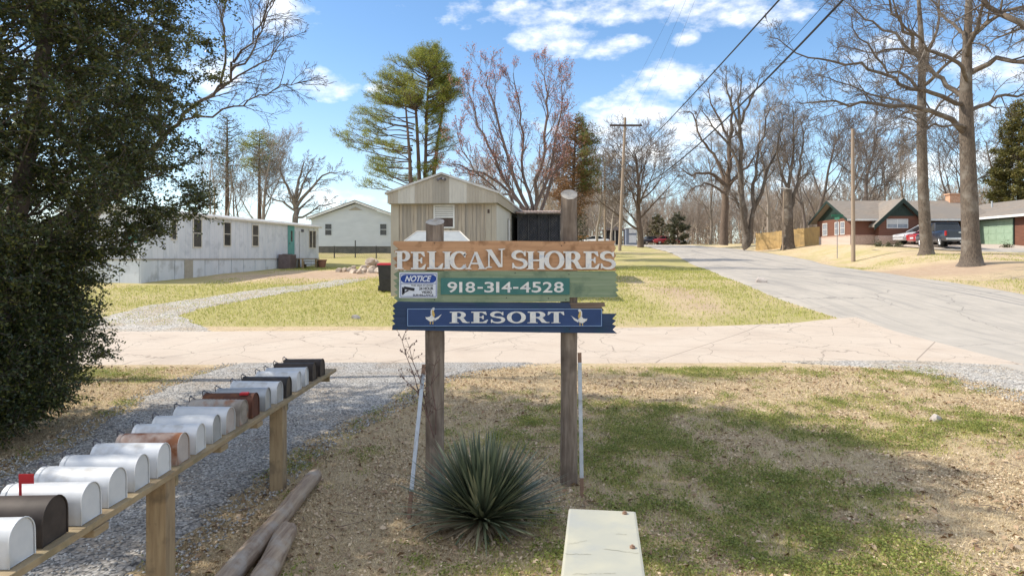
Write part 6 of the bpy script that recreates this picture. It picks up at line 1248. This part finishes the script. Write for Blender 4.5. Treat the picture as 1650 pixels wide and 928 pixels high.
# tree with spreading limbs
Y = 78; g = TG(111); base = PP(1167, 392, Y); base.z = G(base.x, Y)-.1
for pts, r0, r1, k, L_ in (([(1166, 395), (1167, 350), (1171, 300), (1174, 270), (1176, 225), (1180, 180), (1178, 140)], .50, .05, 13, 3.6), ([(1171, 305), (1160, 290), (1140, 278, -2), (1115, 282, -3), (1095, 270, -3)], .26, .04, 12, 3.0), ([(1171, 300), (1150, 250, 1), (1130, 225, 1), (1118, 185, 1), (1100, 180)], .2, .03, 11, 3.0), ([(1174, 300), (1190, 280), (1210, 262, 1), (1230, 225, 1)], .24, .04, 10, 3.0), ([(1170, 312), (1150, 300, -3), (1130, 297, -4), (1108, 312, -5)], .16, .03, 9, 2.2), ([(1176, 230), (1160, 195), (1145, 165), (1140, 140)], .16, .03, 9, 2.8)): g.limb(L2(pts, Y), r0, r1, 0, 3, k, L_, up=.06, kids=(7, 5, 4), minr=.012)
g.build('bare_tree', 'dark trunked spreading bare tree at the far bend of the road', B_brown, base)
Y = 70; g = TG(112); base = PP(1204, 397, Y); base.z = G(base.x, Y)-.1
for pts, r0, r1, k, L_ in (([(1204, 400), (1203, 380), (1198, 340), (1195, 280), (1194, 215), (1190, 165), (1196, 120)], .42, .04, 14, 3.4), ([(1205, 395), (1212, 350), (1215, 300), (1222, 250), (1232, 205), (1240, 165)], .26, .04, 13, 3.0), ([(1203, 380), (1192, 320, -1), (1190, 300, -1)], .2, .1, 3, 1.5), ([(1197, 300), (1180, 245), (1150, 205), (1128, 175)], .18, .03, 11, 2.6), ([(1194, 200), (1205, 170), (1220, 140), (1225, 120)], .15, .03, 9, 2.4), ([(1213, 340), (1232, 290), (1250, 240), (1262, 190)], .22, .03, 12, 2.8), ([(1194, 210), (1180, 170), (1170, 135), (1172, 115)], .14, .03, 9, 2.4)): g.limb(L2(pts, Y), r0, r1, 0, 3, k, L_, up=.10, kids=(7, 5, 4), minr=.011, ang=(22, 50))
g.build('bare_tree', 'tall many stemmed bare tree left of the golden fence', B_oak, base)
# broken trunk with a pale cap
Y = 69; x = PX(1270, Y); z = G(x, Y); g = TG(113); g.chains.append(([Vector((x, Y, z-.2)), Vector((x, Y, z+.6)), Vector((x-.05, Y, z+2.5)), Vector((x, Y, z+4.2)), Vector((x-.05, Y, PZ(307, Y)))], [.80, .60, .52, .47, .40]))
g.limb([Vector((x+.2, Y, z+4.0)), PP(1282, 300, Y), PP(1290, 270, Y), PP(1294, 230, Y), PP(1290, 190, Y)], .2, .03, 0, 3, 11, 2.6, kids=(7, 5, 4), minr=.011); g.limb([Vector((x, Y, z+4.5)), PP(1262, 290, Y), PP(1255, 250, Y), PP(1262, 205, Y)], .2, .03, 0, 3, 11, 2.6, kids=(7, 5, 4), minr=.011); g.limb([Vector((x, Y, z+4.5)), PP(1275, 270, Y), PP(1280, 220, Y), PP(1275, 170, Y)], .2, .03, 0, 3, 11, 2.6, kids=(7, 5, 4), minr=.011)
t = g.build('broken_tree', 'thick broken off trunk with thin regrowth in front of the golden fence', B_oak, (x, Y, z), trunk_n=14); mb = MB(); zz = PZ(306, Y)-z; mb.tube([(-.05, 0, zz), (-.05, 0, zz+.10)], .38, 12); mb.obj('broken_top', M_postend, t)
t = thing('yard_lamp', 'small pale lamp arm on a grey post against the broken trunk', 'yard lamp', (x-.75, Y-.5, z)); mb = MB(); mb.tube([(0, 0, -.2), (.1, 0, zz+.1)], .07, 8); mb.obj('post', M_pole, t); mb = MB(); mb.box(-.35, .45, -.08, .08, zz+.1, zz+.18); mb.obj('lamp_head', pm('lamp_white', (.75, .75, .72)), t)
for i, (px, Y, top, s, lab, k_) in enumerate((
    (1318, 84, 195, .4, 'dark branching bare tree behind the right end of the golden fence', 1.1), (1352, 76, 235, .3, 'dark slender bare tree at the left end of the brick house', 1.0), (1402, 80, 185, .45, 'dark crooked bare tree behind the left part of the brick house roof', 1.15), (1455, 90, 225, .35, 'pale bare tree behind the steep gable', 1.1),
    (1532, 74, 190, .45, 'dark bare tree behind the chimney of the brick house', 1.2), (1600, 84, 210, .35, 'bare tree behind the garage roof', 1.1), (1240, 92, 170, .35, 'pale bare tree behind the golden fence', 1.1), (1295, 96, 180, .35, 'pale bare tree behind the broken trunk', 1.1), (1145, 105, 235, .35, 'distant bare tree left of the spreading tree', 1.1),
    (1375, 100, 230, .35, 'distant bare tree behind the pole on the verge', 1.1), (1270, 110, 215, .35, 'most distant bare tree behind the golden fence', 1.1), (1430, 104, 240, .35, 'distant bare tree between the verge pole and the gable', 1.1))):
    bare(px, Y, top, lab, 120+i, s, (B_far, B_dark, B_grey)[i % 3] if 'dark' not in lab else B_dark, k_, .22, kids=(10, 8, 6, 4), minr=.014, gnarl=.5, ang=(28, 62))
# --- far wood that reads as one mass
def far_wood():
    rr = random.Random(77); protos = []
    for k in range(5):
        g = TG(200+k); g.grow((0, 0, 0), (0, 0, 1), 9.5, .20, 0, 3, up=.14, wob=.07, kids=(14, 8, 5), ang=(22, 52), lr=(.4, .66), start=.12, minr=.016, chain_lvl=-1); protos.append(np.array([(*a, *b_, c_, d_) for a, b_, c_, d_ in g.segs]))
    allS = []
    spots = []
    for _ in range(150):
        Y = rr.uniform(135, 190); px = rr.uniform(905, 1345); spots.append((px, Y, rr.uniform(.75, 1.25)))
    for _ in range(60):
        Y = rr.uniform(110, 150); px = rr.uniform(1225, 1680); spots.append((px, Y, rr.uniform(.75, 1.1)))
    for _ in range(26): spots.append((rr.uniform(860, 1010), rr.uniform(112, 135), rr.uniform(.6, .9)))
    for px, Y, s in spots:
        S = protos[rr.randrange(5)].copy(); a = rr.uniform(0, 6.28); c_, s_ = math.cos(a), math.sin(a)
        for o_ in (0, 3):
            x, y = S[:, o_]*c_-S[:, o_+1]*s_, S[:, o_]*s_+S[:, o_+1]*c_; S[:, o_] = x*s; S[:, o_+1] = y*s; S[:, o_+2] *= s
            S[:, o_] += PX(px, Y); S[:, o_+1] += Y; S[:, o_+2] += G(PX(px, Y), Y)-.2
        allS.append(S)
    S = np.concatenate(allS); A, B = S[:, :3], S[:, 3:6]; d = B-A; d /= np.linalg.norm(d, axis=1)[:, None]+1e-9; u = np.cross(d, [.31, .57, .76]); u /= np.linalg.norm(u, axis=1)[:, None]; w = np.cross(d, u); vs = []
    for P_, r_ in ((A, S[:, 6]), (B, S[:, 7])):
        for k in range(3): an = 2.094*k; vs.append(P_+(u*math.cos(an)+w*math.sin(an))*r_[:, None])
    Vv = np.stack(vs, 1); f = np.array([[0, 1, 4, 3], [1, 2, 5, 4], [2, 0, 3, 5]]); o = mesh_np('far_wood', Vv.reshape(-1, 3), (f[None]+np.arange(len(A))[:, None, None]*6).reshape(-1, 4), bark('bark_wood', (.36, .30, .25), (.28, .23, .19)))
    struct(o, 'stuff'); return o
far_wood()
# undergrowth and brushy base of that wood
P_ = []; rr = random.Random(78)
for _ in range(17000): Y = rr.uniform(120, 185); px = rr.uniform(895, 1700); x = PX(px, Y); P_.append((x, Y, G(x, Y)+abs(rr.gauss(0, 1.6))))
struct(leafcloud('brush', np.array(P_), .9, .10, leafmat('brush_stems', [(.17, .13, .10), (.26, .21, .165), (.34, .29, .22)], 0, .9, .1), up=1.0), 'stuff')
# --- the big evergreen at the left edge
def big_evergreen():
    g = TG(301); rr = g.r; base = Vector((-7.35, 9.2, G(-7.35, 9.2))); z = base.z
    tr = [base+Vector((0, 0, -.2)), base+Vector((.05, 0, 1)), base+Vector((-.05, .1, 3)), base+Vector((.1, 0, 5)), base+Vector((0, 0, 7.4)), base+Vector((.1, 0, 9.2))]; g.chains.append((tr, [.27, .22, .19, .15, .09, .03]))
    tr2 = [base+Vector((.15, .1, -.2)), base+Vector((.4, 0, 1.5)), base+Vector((.9, -.2, 3.6)), base+Vector((1.3, -.2, 6)), base+Vector((1.7, 0, 8))]; g.chains.append((tr2, [.17, .14, .12, .08, .03]))
    # crown radius in each direction by height above the ground
    def rad(h, az):
        c_, s_ = math.cos(az), math.sin(az)
        rt = np.interp(h, [0.2, .7, 1.3, 1.9, 2.45, 2.75, 3.1, 3.6, 4.4, 5.5, 7.0, 8.2, 9.4, 10], [.5, 1.15, 1.2, 1.0, 1.0, 1.4, 2.2, 2.6, 2.65, 2.8, 2.95, 2.9, 2.0, .3])
        ot = np.interp(h, [0.2, .8, 1.6, 2.6, 3.4, 5, 7.5, 9, 10], [1.2, 2.0, 2.1, 2.6, 3.9, 4.4, 4.0, 2.4, .3]); w_ = max(0, c_)**1.2; nx_ = mnoise.noise(Vector((c_*1.4, s_*1.4, h*.55)))*.9; return max(.3, rt*w_+ot*(1-w_)+nx_*(.55+.25*(h > 3)))
    clC = []; hs = []
    for k in range(1150):
        h = .25+9.7*rr.random()**.92; az = rr.uniform(0, 6.283); rm_ = rad(h, az); f = rr.random()**.38; p0 = base+Vector((0, 0, max(.3, h-.5-rm_*.25))); tip = base+Vector((math.cos(az)*rm_*f, math.sin(az)*rm_*f, h)); mid = p0.lerp(tip, .5)+Vector((0, 0, -.1))
        if k % 5 == 0: q1 = p0.lerp(mid, .5)+Vector((rr.gauss(0, .1), rr.gauss(0, .1), rr.gauss(0, .1))); g.chains.append(([p0, q1, mid+Vector((rr.gauss(0, .12), rr.gauss(0, .12), rr.gauss(0, .12))), tip], [.028, .022, .014, .004]))
        clC.append(tip); 
        if f > .7: clC.append(p0.lerp(tip, .78))
        if rr.random() < .4: clC.append(p0.lerp(tip, .6)+Vector((rr.gauss(0, .2), rr.gauss(0, .2), rr.gauss(0, .2))))
    t = g.build('evergreen_tree', 'large dark leafy evergreen filling the left edge of the picture', B_dark, base)
    rg = np.random.default_rng(5); C_ = np.array(clC)-np.array(base); P_ = []; twg = []
    for c_ in C_:
        for _ in range(9): # small sprays
            d = rg.normal(size=3); d[2] *= .6; d /= np.linalg.norm(d); L_ = rg.uniform(.22, .5); n = 24; s = np.linspace(.1, 1, n)[:, None]; P_.append(c_+d*L_*s+rg.normal(size=(n, 3))*.032); twg.append((Vector(c_), Vector(c_+d*L_)))
    P_ = np.concatenate(P_); n = len(P_); print('evergreen leaves', n)
    leafcloud('foliage', P_, rg.uniform(.04, .075, n), rg.uniform(.022, .036, n), leafmat('glossy_leaf', [(.024, .045, .022), (.042, .066, .028), (.08, .10, .034), (.19, .19, .045)], .28, .36, .5), t, flat=.15, fold=.12, rng=rg)
    g2 = TG(1); g2.segs = [(a, b_, .006, .003) for a, b_ in twg]; A = np.array([a for a, _ in twg]); B = np.array([b_ for _, b_ in twg]); d = B-A; u = np.cross(d, [.3, .5, .8]); u /= np.linalg.norm(u, axis=1)[:, None]; w = np.cross(d, u); w /= np.linalg.norm(w, axis=1)[:, None]; vs = []
    for Q_, r_ in ((A, .006), (B, .003)):
        for k in range(3): an = 2.094*k; vs.append(Q_+(u*math.cos(an)+w*math.sin(an))*r_)
    Vv = np.stack(vs, 1); f = np.array([[0, 1, 4, 3], [1, 2, 5, 4], [2, 0, 3, 5]]); mesh_np('twigs', Vv.reshape(-1, 3), (f[None]+np.arange(len(A))[:, None, None]*6).reshape(-1, 4), B_dark, t); return t
bt_ = big_evergreen()
dup_tree(bt_, (-9.6, 2.4, G(-9.6, 2.4)), 2.0, 'second dark evergreen added unseen outside the left edge to shade the mailboxes', .66)  # out-of-frame copy of the evergreen, added to cast shade on the mailboxes
# bare tree behind it with long limbs reaching right
Y = 15.5; g = TG(311); base = Vector((PX(215, Y), Y, G(PX(215, Y), Y)))
base = Vector((-9.5, 13.4, G(-9.5, 13.4)-.1)); kk = dict(up=-.01, kids=(6, 4, 3), minr=.0035, wob=.13, ang=(18, 48)); tr = [base, PP(120, 380, 13.6), PP(200, 290, 14), PP(262, 225, 14.2)]
g.chains.append((tr, [.17, .13, .09, .06]))
for pts, r0, r1, k, L_ in (([(262, 225), (300, 185), (345, 150), (372, 110), (400, 70), (430, 25), (445, -20)], .045, .008, 18, 1.3), ([(290, 195), (340, 185, .4), (390, 168, .4), (430, 150, .4), (470, 135, .5), (488, 138, .5)], .028, .005, 16, .9), ([(372, 112), (405, 88), (420, 50), (440, 10), (455, -30)], .024, .007, 13, 1.0), ([(355, 140), (365, 80, -.3), (360, 30, -.4), (365, -30, -.5)], .028, .008, 12, 1.1), ([(262, 225), (250, 140), (245, 60), (240, -40)], .045, .015, 9, 1.4), ([(330, 160), (385, 120, .3), (430, 95, .3), (460, 60, .4)], .03, .006, 10, .9)): g.limb([Vector(p) for p in L2(pts, 14.2)], r0, r1, 0, 3, k, L_, **kk)
g.build('bare_tree', 'bare tree behind the big evergreen with long thin limbs reaching right', B_oak, base)
